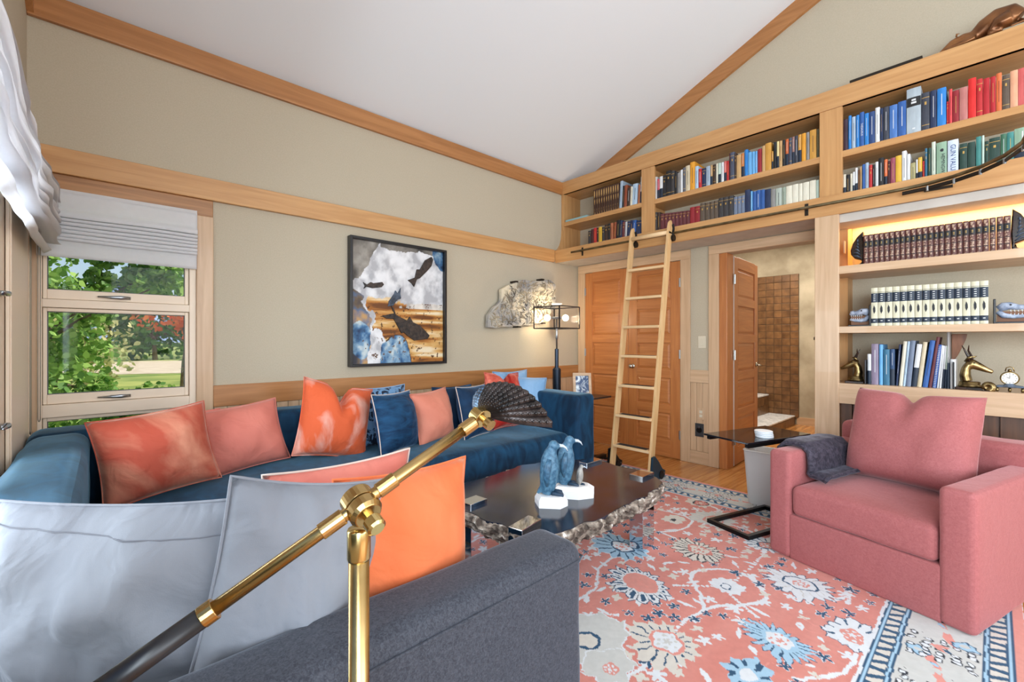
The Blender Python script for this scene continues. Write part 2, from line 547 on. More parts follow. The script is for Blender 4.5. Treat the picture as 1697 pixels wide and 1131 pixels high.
# panelled doors -------------------------------------------------
def panel_door(name, label, w, h, loc, rz, hinge_side, fin, knob=True, kind_hinge=True, hmat='steel'):
    """door leaf in local coords: x along width, front face at y=0 looking to -y, thickness .038"""
    d = thing(name, label, 'door', loc, rz, kind='structure')
    st, t = 0.105, 0.038
    for x0 in (0, w - st):
        MB().box(x0, x0 + st, 0, t, 0.006, h).build('stile', M[fin + '_z'], d, local=True, bevel=0.003)
    n = 5
    rails = [0.17] + [0.085] * 4 + [0.11]
    ph = (h - sum(rails)) / n
    z = 0.006
    for i in range(n + 1):
        MB().box(st, w - st, 0, t, z, z + rails[i]).build('rail', M[fin + '_x'], d, local=True, bevel=0.003)
        z += rails[i]
        if i < n:
            a, b, c0, c1 = st, w - st, z, z + ph
            i1, i2 = 0.012, 0.032
            p = MB()
            V = [(a, .014, c0), (b, .014, c0), (b, .014, c1), (a, .014, c1),
                 (a + i1, .014, c0 + i1), (b - i1, .014, c0 + i1), (b - i1, .014, c1 - i1), (a + i1, .014, c1 - i1),
                 (a + i2, .006, c0 + i2), (b - i2, .006, c0 + i2), (b - i2, .006, c1 - i2), (a + i2, .006, c1 - i2),
                 (a, .03, c0), (b, .03, c0), (b, .03, c1), (a, .03, c1)]
            F = [(8, 9, 10, 11)]
            for q in range(4):
                r_ = (q + 1) % 4
                F += [(q, r_, 4 + r_, 4 + q), (4 + q, 4 + r_, 8 + r_, 8 + q), (r_, q, 12 + q, 12 + r_)]
            F.append((15, 14, 13, 12))
            p.add(V, F).build('panel', M[fin + '_x'], d, local=True)
            z += ph
    hx = 0 if hinge_side == 'l' else w
    if kind_hinge:
        for hz in (0.25, h * 0.53, h - 0.22):
            hb = MB()
            hb.tube([(hx, -0.006, hz - .045), (hx, -0.006, hz + .045)], 0.007, 8)
            hb.box(min(hx, hx + (.012 if hinge_side == 'l' else -.012)), max(hx, hx + (.012 if hinge_side == 'l' else -.012)), -.003, .002, hz - .045, hz + .045)
            hb.build('hinge', M[hmat], d, local=True)
    if knob:
        kx = w - 0.055 if hinge_side == 'l' else 0.055
        kb = MB()
        kb.tube([(kx, 0.0, .93), (kx, -0.008, .93)], 0.026, 16)
        kb.tube([(kx, -0.008, .93), (kx, -0.03, .93), (kx, -.036, .93), (kx, -.055, .93), (kx, -.062, .93)], [.009, .009, .022, .024, .012], 14)
        kb.build('knob', M['knob'], d, local=True, smooth=True)
    return d
M['knob'] = plain('satin_nickel', S(205, 200, 190), 0.25, 1.0)
# front faces -X: local -y -> world -x, so rz = -90 deg; local x -> world -y
panel_door('door_1', 'orange fir closet door with five panels, beside the sofa lamp', 0.60, 2.02, (4.30, 3.356, 0.004), -PI / 2, 'l', 'fir', knob=False)
panel_door('door_2', 'orange fir closet door with nickel knob behind the ladder', 0.60, 2.02, (4.30, 2.753, 0.004), -PI / 2, 'r', 'fir', knob=True)
ang = math.atan2(0.045, 0.72)
d3 = panel_door('door_3', 'orange five panel bathroom door standing open', 0.765, 2.02, (4.458, 1.686, 0.004), ang, 'l', 'fir', knob=False)
mb = MB()
mb.tube([(.70, 0, .95), (.70, -.012, .95)], .027, 14)
mb.tube([(.70, -.012, .95), (.70, -.045, .95), (.64, -.05, .95), (.60, -.05, .95)], .009, 8)
mb.build('lever_handle', M['knob'], d3, local=True, smooth=True)
mb = MB().box(-.004, 0, .001, .037, .006, 2.02)
mb.build('edge_strip', plain('pale_door_edge', S(206, 196, 186), .6), d3, local=True)
for hz in (.25, 1.07, 1.80):
    MB().box(-.03, -.003, -.003, .001, hz - .05, hz + .05).build('hinge', M['knob'], d3, local=True)

# switch and outlets on the strip between the doors
def plate(name, label, cat, y, z, w, h, mat, extra):
    p = thing(name, label, cat, (XB, y, z))
    x = XB - (0.012 if z < .8 else 0.0)
    MB().box(x - .006, x, y - w / 2, y + w / 2, z, z + h).build('cover_plate', mat, p, bevel=.002)
    extra(p, x)
M['almond'] = plain('almond_plastic', S(214, 204, 182), .45)
M['pewter'] = plain('dark_pewter', S(74, 76, 80), .45, .6)
plate('light_switch', 'almond rocker light switch on the wall strip beside the doorway', 'switch', 1.935, 1.14, .075, .118, M['almond'],
      lambda p, x: MB().box(x - .010, x - .005, 1.918, 1.952, 1.165, 1.235).build('rocker', M['almond'], p, bevel=.002))
def sockets(p, x):
    for zz in (.477, .515):
        MB().box(x - .008, x - .005, 1.925, 1.955, zz - .014, zz + .014).build('socket', M['almond'], p, bevel=.002)
plate('wall_outlet', 'pale double wall outlet set in the wainscot boards', 'outlet', 1.94, .44, .07, .112, M['pale_z'], sockets)
def keyhole(p, x):
    MB().tube([(x - .005, 1.955, .335), (x - .014, 1.955, .335)], .026, 18).build('port', M['black'], p)
    MB().ball((x - .010, 1.955, .365), (.012, .012, .014)).build('port_cap', M['pewter'], p)
plate('vacuum_port', 'dark pewter port plate low on the wainscot beside the doorway', 'wall port', 1.955, .27, .085, .13, M['pewter'], keyhole)

# ------------------------------------------------------------ bathroom beyond the doorway
M['plaster'] = noisy('mottled_plaster', S(150, 138, 116), S(196, 184, 160), scale=3.0, rough=.8, detail=8, lo=.35, hi=.7)
M['tile'] = noisy('brown_glazed_tile', S(86, 58, 34), S(132, 94, 58), scale=10, rough=.35, rand=5.0, lo=.3, hi=.7)
M['grout'] = plain('dark_grout', S(92, 78, 60), .9)
M['marble'] = noisy('veined_marble', S(206, 208, 210), S(236, 236, 236), scale=9, rough=.25, distort=2.5, lo=.42, hi=.52)
mb = MB().box(7.4, 7.55, .7, 3.4, -.01, 2.7).box(4.45, 7.55, 3.25, 3.4, -.01, 2.7).box(4.45, 7.55, .55, .7, -.01, 2.7)
wall_bath = struct('wall_bathroom', mb, M['plaster'], 'mottled tan plaster wall of the bathroom beyond the doorway', 'wall')
struct('ceiling_bathroom', MB().box(4.45, 7.55, .55, 3.4, 2.7, 2.8), M['ceil'], 'white ceiling of the bathroom beyond the doorway', 'ceiling')
struct('baseboard_bathroom', MB().box(7.385, 7.4, .7, 1.93, 0, .11), M['pale_y'], 'pale wooden baseboard along the bathroom plaster wall', 'baseboard')
MB().box(7.385, 7.4, 1.905, 2.55, .1, 2.185).build('grout_bed', M['grout'], wall_bath)
tp = None
for i in range(6):
    for j in range(20):
        y, z = 1.906 + i * .1075, .105 + j * .104
        if tp is None:
            tp = MB().box(-.012, 0, 0, .1035, 0, .1).build('tile', M['tile'], wall_bath, local=True, bevel=.004); o = tp
        else:
            o = tp.copy(); COL.objects.link(o); o.parent = wall_bath
        o.location = Vector((7.386, y, z)) - ORG[wall_bath.name]
struct('trim_40', MB().box(7.37, 7.4, 2.56, 2.66, .95, 2.16), M['oak_z'], 'golden wooden window edge beside the bathroom tiles', 'trim')
def tiled_block(name, label, cat, x0, x1, y0, y1, z1):
    t = thing(name, label, cat, ((x0 + x1) / 2, y0, 0))
    MB().box(x0 + .012, x1, y0 + .012, y1, 0, z1 - .02).build('body', M['grout'], t)
    MB().box(x0, x1, y0, y1, z1 - .02, z1).build('marble_top', M['marble'], t, bevel=.003)
    tl = None
    n = int((x1 - x0) / .108)
    for r_ in range(max(1, int((z1 - .02) / .1))):
        hh = (z1 - .025) / max(1, int((z1 - .02) / .1))
        for i in range(n):
            if tl is None:
                tl = MB().box(0, .104, 0, .012, 0, hh - .004).build('tile', M['tile'], t, local=True); o = tl
            else:
                o = tl.copy(); COL.objects.link(o); o.parent = t
            o.location = Vector((x0 + .012 + i * .108, y0, .002 + r_ * hh)) - ORG[t.name]
    return t
tiled_block('tub_step', 'low brown tiled step with a veined marble top in the bathroom', 'step', 5.3, 7.37, 1.945, 2.29, .13)
tiled_block('tub_surround', 'higher brown tiled tub surround with marble top in the bathroom', 'tub surround', 5.3, 7.37, 2.292, 3.2, .41)
t = thing('towel_hook', 'small dark hook on the bathroom plaster wall', 'hook', (7.4, 1.70, 1.24))
MB().box(7.392, 7.4, 1.675, 1.725, 1.225, 1.265).build('back_plate', M['iron'], t, bevel=.003)
MB().tube([(7.392, 1.70, 1.245), (7.34, 1.70, 1.235), (7.33, 1.70, 1.265)], .008, 8).build('prong', M['iron'], t)
light('bathroom_fill', 'AREA', (6.0, 1.9, 2.66), 46, (1.0, 0.93, 0.82), look=(0, 0, -1), size=1.6, size_y=1.2)  # unseen area light added to brighten the closed bathroom

# ================================================================== WINDOWS
def bar_handle(parent, p, axis):
    a = Vector(axis)
    o = Vector(p)
    n_ = Vector((0, -1, 0)) if abs(a.x) > .5 else Vector((1, 0, 0))
    mb = MB()
    mb.obox(o + n_ * .006, a * .045, n_ * .006, Vector((0, 0, .008)))
    mb.tube([o + n_ * .012 + a * .04, o + n_ * .022, o + n_ * .02 - a * .04, o + n_ * .016 - a * .10], [.008, .011, .008, .004], 8, sq=.6)
    mb.build('crank_handle', M['steel'], parent, smooth=True)

w1 = thing('window_1', 'cream framed window with three stacked panes looking onto the garden', 'window', (0.085, 3.49, 0.45), kind='structure')
mb = MB()
y0, y1 = 3.487, 3.60
for a in ((-.27, -.245, y0, y1, .45, 2.02), (.405, .44, y0, y1, .45, 2.02), (-.245, .405, y0, y1, 1.395, 1.44), (-.245, .405, y0, y1, .79, .86), (-.245, .405, y0, y1, .45, .48), (-.245, .405, y0, y1, 1.98, 2.02)):
    mb.box(*a)
mb.build('frame', M['cream'], w1, bevel=.003)
M['gasket'] = plain('grey_gasket', S(96, 100, 100), .6)
for z0, z1 in ((1.44, 1.98), (.86, 1.395), (.48, .79)):
    sx0, sx1 = -.243, .403
    a, b, ty = .016, .03, 3.505
    mb = MB()
    lo = z0 + (.035 if z0 != .48 else .02)
    hi = z1 - .022
    mb.box(sx0, sx0 + .016, ty, 3.55, z0 + .002, z1 - .002).box(sx1 - .020, sx1, ty, 3.55, z0 + .002, z1 - .002)
    mb.box(sx0 + .016, sx1 - .02, ty, 3.55, z0 + .002, lo + .02).box(sx0 + .016, sx1 - .02, ty, 3.55, hi, z1 - .002)
    sh = mb.build('sash', M['cream'], w1, bevel=.003)
    gx0, gx1, gz0, gz1 = sx0 + .016, sx1 - .02, lo + .02, hi
    mb = MB()
    for q in ((gx0, gx0 + .004, gz0, gz1), (gx1 - .004, gx1, gz0, gz1), (gx0, gx1, gz0, gz0 + .004), (gx0, gx1, gz1 - .004, gz1)):
        mb.box(q[0], q[1], 3.518, 3.53, q[2], q[3])
    mb.build('gasket', M['gasket'], sh)
    MB().box(gx0 + .004, gx1 - .004, 3.522, 3.526, gz0 + .004, gz1 - .004).build('pane', M['glass'], sh)
bar_handle(w1, (.075, 3.505, 1.465), (1, 0, 0))
bar_handle(w1, (.075, 3.505, .885), (1, 0, 0))

w2 = thing('window_2', 'cream side window frame at the left edge of the room', 'window', (XD, 2.24, 0.5), kind='structure')
mb = MB()
x0, x1 = -.42, -.303
for a in ((x0, x1, 1.15, 1.2, .5, 2.02), (x0, x1, 2.58, 3.33, .5, 2.02), (x0, x1, 2.0, 2.1, .5, 2.02), (x0, x1, 1.2, 2.58, .5, .56), (x0, x1, 1.2, 2.58, 1.96, 2.02), (x0, x1, 2.1, 2.58, 1.39, 1.44), (x0, x1, 2.1, 2.58, .80, .86)):
    mb.box(*a)
mb.build('frame', M['cream'], w2, bevel=.003)
MB().box(XD, XD + .012, 2.78, 3.45, .45, 2.02).box(XD + .012, XD + .02, 3.40, 3.45, .45, 2.02).box(XD + .012, XD + .018, 2.78, 2.81, .45, 2.02).build('casing', M['cream'], w2, bevel=.003)
for (a, b, c, d) in ((1.2, 2.0, .56, 1.96), (2.1, 2.58, 1.44, 1.96), (2.1, 2.58, .86, 1.39), (2.1, 2.58, .56, .8)):
    MB().box(-.37, -.366, a, b, c, d).build('pane', M['glass'], w2)
bar_handle(w2, (-.30, 2.68, 1.40), (0, 1, 0))
bar_handle(w2, (-.30, 2.68, .87), (0, 1, 0))

# roman shades ----------------------------------------------------
def linen():
    m, n, l, p = newmat('pale_linen')
    tc = n.new('ShaderNodeTexCoord'); t = n.new('ShaderNodeTexNoise'); t.inputs['Scale'].default_value = 40
    l.new(tc.outputs['Object'], t.inputs['Vector'])
    r = n.new('ShaderNodeValToRGB'); r.color_ramp.elements[0].color = (*S(236, 236, 238), 1); r.color_ramp.elements[1].color = (*S(246, 246, 248), 1)
    l.new(t.outputs['Fac'], r.inputs[0]); l.new(r.outputs[0], p.inputs['Base Color'])
    p.inputs['Roughness'].default_value = .9
    tl = n.new('ShaderNodeBsdfTranslucent'); tl.inputs[0].default_value = (*S(240, 240, 242), 1)
    mx = n.new('ShaderNodeMixShader'); mx.inputs[0].default_value = .42
    l.new(p.outputs[0], mx.inputs[1]); l.new(tl.outputs[0], mx.inputs[2]); l.new(mx.outputs[0], n['Material Output'].inputs[0])
    return m
M['linen'] = linen()
def shade(name, label, place, a0, a1, prof, loc, wav=.004, seed=0):
    t = thing(name, label, 'window shade', loc)
    def sample(q):
        q = q * (len(prof) - 1)
        i = min(int(q), len(prof) - 2)
        f = q - i
        return prof[i][0] * (1 - f) + prof[i + 1][0] * f, prof[i][1] * (1 - f) + prof[i + 1][1] * f
    def fn(u, v):
        o, z = sample(v)
        a = a0 + (a1 - a0) * u
        w = mnoise.noise(Vector((a * 5 + seed, z * 9, seed)))
        w2 = mnoise.noise(Vector((a * 2.2 + seed, z * 25, seed + 4)))
        o += wav * w * (1 if o > .012 else .2) + wav * .8 * w2 * (o / .05)
        z += wav * 1.2 * w2 * (1 if v < .97 else .3)
        return place(a, o, z)
    o = MB().grid(fn, 40, (len(prof) - 1) * 3).build('fabric', M['linen'], t, smooth=True)
    s_ = o.modifiers.new('thick', 'SOLIDIFY'); s_.thickness = .003
    p = place(a0, 0.0, prof[0][1]); q = place(a1, 0.03, prof[0][1] + .02)
    MB().box(min(p[0], q[0]), max(p[0], q[0]), min(p[1], q[1]), max(p[1], q[1]), prof[0][1] - .01, prof[0][1] + .02).build('head_rail', M['linen'], t)
    return t
prof = [(.034, 2.018), (.034, 1.97), (.03, 1.93), (.052, 1.905), (.05, 1.885), (.018, 1.895)]
z = 1.885
for k in range(6):
    prof += [(.022, z), (.055 - .003 * k, z - .012), (.05 - .003 * k, z - .022), (.020, z - .018)]
    z -= .021
prof += [(.018, z - .01), (.014, 1.73), (.012, 1.668)]
sh1 = shade('roman_shade', 'pale linen roman shade folded up at the top of the garden window', lambda a, o, z: (a, 3.46 - o, z), -.262, .438, prof, (.09, 3.46, 1.67), seed=1)
prof = [(.012, 2.08), (.05, 2.06), (.06, 2.0), (.03, 1.985)]
z = 1.985
for k in range(7):
    prof += [(.03, z), (.10 + .008 * (k % 2), z - .018), (.112 - .01 * (k % 3), z - .036), (.045, z - .03)]
    z -= .038
prof += [(.05, z - .005), (.075, z - .03), (.05, z - .05)]
sh2 = shade('roman_shade', 'bunched white linen roman shade hanging at the left edge', lambda a, o, z: (XD + .02 + o, a, z), 1.2, 3.36, prof, (XD, 2.3, 1.66), wav=.012, seed=5)
def bead_cord(parent, place, zt, zb):
    mb = MB()
    pts = [place(-.015, zt), place(-.015, zb + .02)] + [place(-.015 * math.cos(q), zb + .02 - .02 * math.sin(q)) for q in (.5, 1.1, 1.57, 2.0, 2.6)] + [place(.015, zb + .02), place(.015, zt)]
    mb.tube(pts, .0022, 6, cap=False)
    mb.build('bead_cord', M['steelcord'], parent)
M['steelcord'] = plain('nickel_bead_chain', S(150, 140, 124), .4, .7)
bead_cord(sh1, lambda a, z: (-.252 + a * .3, 3.44, z), 1.9, .78)
bead_cord(sh2, lambda a, z: (XD + .03, 3.28 + a * 1.6, z), 1.95, .74)

# ================================================================== BUILT-IN BOOKCASES
XF, XL = 4.006, 3.86           # face of the upper cases, face of the lower cases and fascia
up = thing('high_bookcase', 'golden oak built-in bookcase running high along the gable wall', 'bookcase', (4.16, 1.2, 2.11))
MB().box(XF, XB, -.95, 3.483, 2.945, 2.965).build('top_board', M['oak_y'], up)
MB().box(XF - .006, XF + .03, -.95, 3.483, 2.945, 3.09).build('cornice', M['oak_y'], up, bevel=.003)
MB().box(XF + .03, XB, -.95, 3.483, 3.07, 3.09).build('cap_board', M['oak_y'], up)
for a, b in ((3.447, 3.483), (2.274, 2.415), (.755, .897), (-.95, -.80)):
    MB().box(XF, XF + .03, a, b, 2.272, 2.945).build('stile', M['oak_z'], up, bevel=.002)
    MB().box(XF + .03, XB, (a + b) / 2 - .018 if b < 3.4 else 3.447, (a + b) / 2 + .018 if b < 3.4 else 3.483, 2.272, 2.945).build('divider', M['oak_z'], up)
for a, b in ((2.415, 3.447), (.897, 2.274), (-.80, .755)):
    MB().box(XF + .004, XB - .001, a - .05 if a > -.5 else a, b + .05 if b < 3.4 else b, 2.567, 2.614).build('shelf', M['oak_y'], up, bevel=.002)
MB().box(XL + .022, XB - .001, -.95, 3.483, 2.236, 2.268).build('bottom_shelf', M['oak_y'], up)
MB().box(XL, XL + .022, -.95, 3.452, 2.118, 2.262).build('fascia', M['oak_y'], up, bevel=.003)
M['soffit'] = noisy('soffit_plaster', S(184, 178, 170), S(194, 188, 180), scale=8, rough=.9)
MB().box(XL + .022, XB - .03, .90, 3.48, 2.128, 2.15).build('soffit', M['soffit'], up)
# curved gusset at the left end between the rail and the end stile
pts = [(XL + .03, 2.27), (XF, 2.27), (XF, 2.52)] + [(XF - .13 * (1 - math.cos(q * PI / 2 / 6)) , 2.52 - .25 * math.sin(q * PI / 2 / 6)) for q in range(1, 6)]
MB().prism([(p[0], p[1]) for p in pts], 'y', 3.447, 3.483).build('end_gusset', M['oak_z'], up)

lo = thing('low_bookcase', 'pale oak open bookcase behind the red armchair', 'bookcase', (4.08, .0, 0))
MB().box(XL, XL + .03, .748, .894, 0, 2.118).build('pilaster', M['pale_z'], lo, bevel=.003)
MB().box(XL + .03, XB, .80, .894, 0, 2.118).build('side_panel', M['oak_z'], lo)
MB().box(4.15, XB, .748, .80, .9, 2.118).build('side_fillet', M['oak_z'], lo)
MB().box(XL, XL + .03, -.95, -.82, 0, 2.118).build('pilaster', M['pale_z'], lo, bevel=.003)
for z0, z1 in ((1.689, 1.744), (1.267, 1.313), (.766, .909)):
    MB().box(XL + .004, XB - .001, -.9, .80, z0 if z0 > .8 else .87, z1).build('shelf', M['pale_y'], lo, bevel=.002)
MB().box(XL + .004, XL + .03, -.82, .748, .766, .872).build('apron', M['pale_y'], lo, bevel=.002)
MB().box(XL + .03, 4.17, -.9, .80, 2.06, 2.118).build('light_valance', M['soffit'], lo)
M['darkwood'] = wood('dark_walnut', S(64, 42, 28), S(96, 64, 42), 'z')
for i in range(16):
    MB().box(3.90, 3.92, -.82 + i * .1, -.82 + i * .1 + .092, .06, .766).build('slat', M['darkwood'], lo)
MB().box(3.92, 3.94, -.82, .80, .02, .766).build('cabinet_back', M['darkwood'], lo)
light('shelf_light', 'AREA', (4.235, -.02, 2.10), 8, (1.0, .60, .22), rot=(0, 0, .0001), size=.08, size_y=1.5)
MB().box(4.17, 4.30, -.85, .745, 2.108, 2.116).build('light_strip', plain('warm_strip_diffuser', S(240, 214, 170), .5), lo)
MB().box(4.02, 4.06, .744, .75, 1.86, 1.95).build('shelf_standard', M['pale_z'], lo)

# ladder rail ------------------------------------------------------
rl = thing('ladder_rail', 'slim bronze ladder rail fixed along the bookcase fascia', 'rail', (3.80, 1.5, 2.17))
pts = [(3.80, 3.16, 2.19), (3.80, .55, 2.19), (3.795, .40, 2.19), (3.775, .28, 2.19), (3.72, .16, 2.19), (3.63, .05, 2.19), (3.50, -.04, 2.19), (3.33, -.10, 2.19), (3.1, -.12, 2.19)]
MB().tube(pts, .011, 10).build('rail_tube', noisy('aged_bronze_tube', S(104, 92, 66), S(146, 132, 100), scale=12, rough=.35, metal=.9), rl, smooth=True)
pts2 = [(p[0] + .012, p[1], 2.165) for p in pts[2:]]
mb = MB()
mb.tube(pts2, [.012] * len(pts2), 6, sq=.5)
mb.build('curved_support', M['iron'], rl)
for q in range(3, 8):
    p = pts[q]
    MB().tube([(p[0] + .006, p[1], 2.148), (p[0] + .006, p[1], 2.178)], .007, 8).build('bolt', M['steel'], rl)
for y in (3.05, 2.05, .945):
    b = MB().box(XL - .004, XL, y - .012, y + .012, 2.145, 2.235).build('bracket', M['iron'], rl, bevel=.003)
    MB().tube([(XL - .004, y, 2.19), (3.80, y, 2.19)], .008, 8).build('bracket_arm', M['iron'], rl)
MB().box(3.846, 3.858, .17, .30, 2.16, 2.175).build('end_plate', M['iron'], rl)

# ladder -----------------------------------------------------------
ld = thing('library_ladder', 'pale oak rolling library ladder leaning on the bookcase rail', 'ladder', (3.45, 2.18, 0.012))
LB, LT = 3.43, 3.775
def lx(z): return LB + (LT - LB) * (z - .012) / 2.24
for y in (2.372, 1.987):
    mb = MB()
    z0, z1 = .05, 2.20
    mb.bar((lx(z0), y, z0), (lx(z1), y, z1), .022, .066, up=(1, 0, 0))
    mb.prism([(lx(z1) - .033, z1 - .02), (lx(z1) + .033, z1 - .02), (lx(z1) + .035, z1 + .05), (lx(z1) + .028, z1 + .095), (lx(z1) + .012, z1 + .105), (lx(z1) - .008, z1 + .085), (lx(z1) - .025, z1 + .04)], 'y', y - .011, y + .011)
    mb.build('side_rail', M['ladder'], ld, bevel=.002)
    hk = MB()
    hk.tube([(lx(2.2) + .03, y - .016, 2.27), (3.80, y - .018, 2.262), (3.81, y - .018, 2.235), (3.80, y - .018, 2.19), (3.80, y - .018, 2.13)], [.010, .011, .010, .012, .009], 8)
    hk.tube([(3.80, y - .03, 2.145), (3.80, y - .006, 2.145)], .030, 14)
    hk.build('hook_roller', M['black'], ld)
M['ladder_y'] = wood('ladder_oak_rung', S(214, 178, 130), S(232, 200, 156), 'y')
M['grip'] = plain('black_grip_strip', S(40, 38, 38), .9)
for k in range(7):
    z = .257 + .2705 * k
    r_ = MB().box(lx(z) - .045, lx(z) + .045, 1.998, 2.361, z - .012, z + .012).build('rung', M['ladder_y'], ld, bevel=.003)
    MB().box(lx(z) - .03, lx(z) + .035, 2.03, 2.33, z + .012, z + .0135).build('grip_strip', M['grip'], r_)
MB().tube([(lx(2.2) - .02, 1.998, 2.19), (lx(2.2) - .02, 2.361, 2.19)], .02, 12).build('top_bar', M['ladder_y'], ld, smooth=True)
M['tealmetal'] = plain('blue_black_metal', S(38, 66, 84), .4, .5)
for y, mm in ((2.40, 'black'), (1.96, 'tealmetal')):
    c = MB().prism([(3.40, .03), (3.50, .012), (3.62, .03), (3.63, .075), (3.58, .10), (3.52, .17), (3.46, .225), (3.42, .22)], 'y', y - .009, y + .009).build('wheel_guard', M[mm], ld, bevel=.003)
    MB().tube([(3.56, y - .014, .05), (3.56, y + .014, .05)], .038, 16).build('wheel', M['black'], ld)
    MB().tube([(3.60, y - .012, .06), (3.60, y + .012, .06)], .006, 8).build('axle', M['steel'], c)

# ================================================================== BOOKS
PALETTE = {'gilt brown': (64, 36, 22), 'pale grey blue': (164, 182, 200), 'black': (28, 28, 32), 'russet': (142, 72, 44), 'dark brown': (62, 44, 34), 'cream': (220, 214, 194),
 'pale blue': (176, 200, 222), 'copper': (176, 106, 72), 'white': (222, 224, 226), 'charcoal': (58, 56, 58), 'dark maroon': (74, 34, 38), 'red': (188, 40, 44), 'yellow': (222, 178, 60),
 'navy': (32, 48, 82), 'maroon': (102, 48, 54), 'pale grey': (194, 194, 196), 'midnight blue': (24, 34, 72), 'blue': (46, 92, 160), 'pink red': (196, 78, 92), 'grey': (140, 138, 136),
 'dark grey': (92, 94, 102), 'beige': (208, 194, 164), 'orange yellow': (224, 156, 48), 'tan': (196, 158, 108), 'pale green': (188, 208, 196), 'pale red': (214, 110, 104), 'slate': (74, 80, 98),
 'orange brown': (198, 124, 62), 'bright blue': (42, 126, 200), 'light blue': (104, 170, 222), 'dark red': (146, 34, 44), 'ochre': (204, 150, 66), 'pale yellow': (230, 212, 150), 'burnt orange': (196, 96, 44),
 'mauve brown': (150, 112, 104), 'dark slate': (58, 62, 74), 'olive': (82, 80, 58), 'grey brown': (92, 78, 66), 'slate blue': (112, 124, 146), 'pale grey green': (178, 188, 178), 'sage': (152, 164, 148),
 'ivory': (228, 224, 206), 'dark plum': (58, 40, 56), 'navy blue': (44, 70, 120), 'mid blue': (74, 118, 184), 'silver grey': (170, 182, 190), 'coral red': (214, 70, 74), 'dusty rose': (184, 118, 112),
 'bright red': (212, 36, 34), 'crimson': (178, 30, 40), 'orange': (218, 110, 60), 'peach': (222, 164, 130), 'coral rose': (208, 98, 96), 'brown': (108, 72, 48), 'mauve': (150, 72, 90), 'khaki': (172, 164, 118),
 'teal blue': (52, 108, 138), 'dark green': (36, 66, 58), 'pale sage': (200, 210, 194), 'sage green': (142, 172, 148), 'white blue': (206, 218, 232), 'teal green': (64, 134, 130), 'green': (62, 108, 84),
 'gilt maroon': (88, 44, 40), 'cream and navy': (216, 212, 186), 'dark blue': (40, 72, 112), 'mauve grey': (138, 124, 146), 'royal blue': (40, 84, 160)}
BM = {k: noisy('book_' + k.replace(' ', '_'), S(*[max(0, c - 8) for c in v]), S(*[min(255, c + 8) for c in v]), scale=30, rough=.55, stretch=(1, 1, .3)) for k, v in PALETTE.items()}
M['pages'] = plain('book_pages', S(222, 212, 190), .9)
M['gold'] = plain('gilt_lettering', S(206, 166, 92), .4, .5)
M['silverink'] = plain('silver_lettering', S(214, 216, 218), .5)
M['darkink'] = plain('dark_lettering', S(36, 38, 44), .6)
M['navyink'] = plain('navy_spine_panel', S(22, 38, 58), .5)
M['blackleather'] = plain('black_spine_label', S(28, 28, 30), .5)
M['goldtool'] = noisy('gilt_tooled_leather', S(92, 52, 46), S(178, 150, 128), scale=70, rough=.5, lo=.46, hi=.54)
M['goldstripe'] = noisy('gilt_tooled_brown', S(58, 32, 20), S(190, 150, 92), scale=60, rough=.45, stretch=(1, 1, .25), lo=.48, hi=.54)
ORD = ['', 'first', 'second', 'third', 'fourth', 'fifth', 'sixth', 'seventh', 'eighth', 'ninth', 'tenth', 'eleventh', 'twelfth', 'thirteenth', 'fourteenth', 'fifteenth', 'sixteenth', 'seventeenth', 'eighteenth', 'nineteenth', 'twentieth']
def ordinal(n):
    if n <= 20: return ORD[n]
    tens = {2: 'twenty', 3: 'thirty', 4: 'forty'}[n // 10]
    return {20: 'twentieth', 30: 'thirtieth', 40: 'fortieth'}.get(n, tens + '-' + ORD[n % 10])
TITLES = {}
def text_mesh(body, size, name, mat, parent, loc, rot, sx=1.0):
    cu = bpy.data.curves.new(name, 'FONT')
    cu.body = body; cu.size = size; cu.extrude = .0004; cu.align_x = 'CENTER'; cu.align_y = 'CENTER'; cu.resolution_u = 3
    tmp = bpy.data.objects.new('tmp', cu); COL.objects.link(tmp)
    dg = bpy.context.evaluated_depsgraph_get()
    me = bpy.data.meshes.new_from_object(tmp.evaluated_get(dg))
    bpy.data.objects.remove(tmp)
    me.name = name
    me.materials.clear(); me.materials.append(mat)
    o = bpy.data.objects.new(name, me); COL.objects.link(o)
    o.parent = parent
    o.matrix_local = Matrix.Translation(Vector(loc)) @ rot @ Matrix.Diagonal((sx, 1, 1, 1))
    return o
# text reading downwards on a spine that faces -X: text x -> -Z, text y -> -Y... 
ROT_SPINE_DOWN = Matrix(((0, 0, -1, 0), (0, -1, 0, 0), (-1, 0, 0, 0), (0, 0, 0, 1)))
ROT_SPINE_DOWN = Matrix(((0, 0, -1, 0), (0, -1, 0, 0), (-1, 0, 0, 0), (0, 0, 0, 1))) if Matrix(((0, 0, -1), (0, -1, 0), (-1, 0, 0))).determinant() > 0 else Matrix(((0, 0, -1, 0), (0, 1, 0, 0), (-1, 0, 0, 0), (0, 0, 0, 1)))

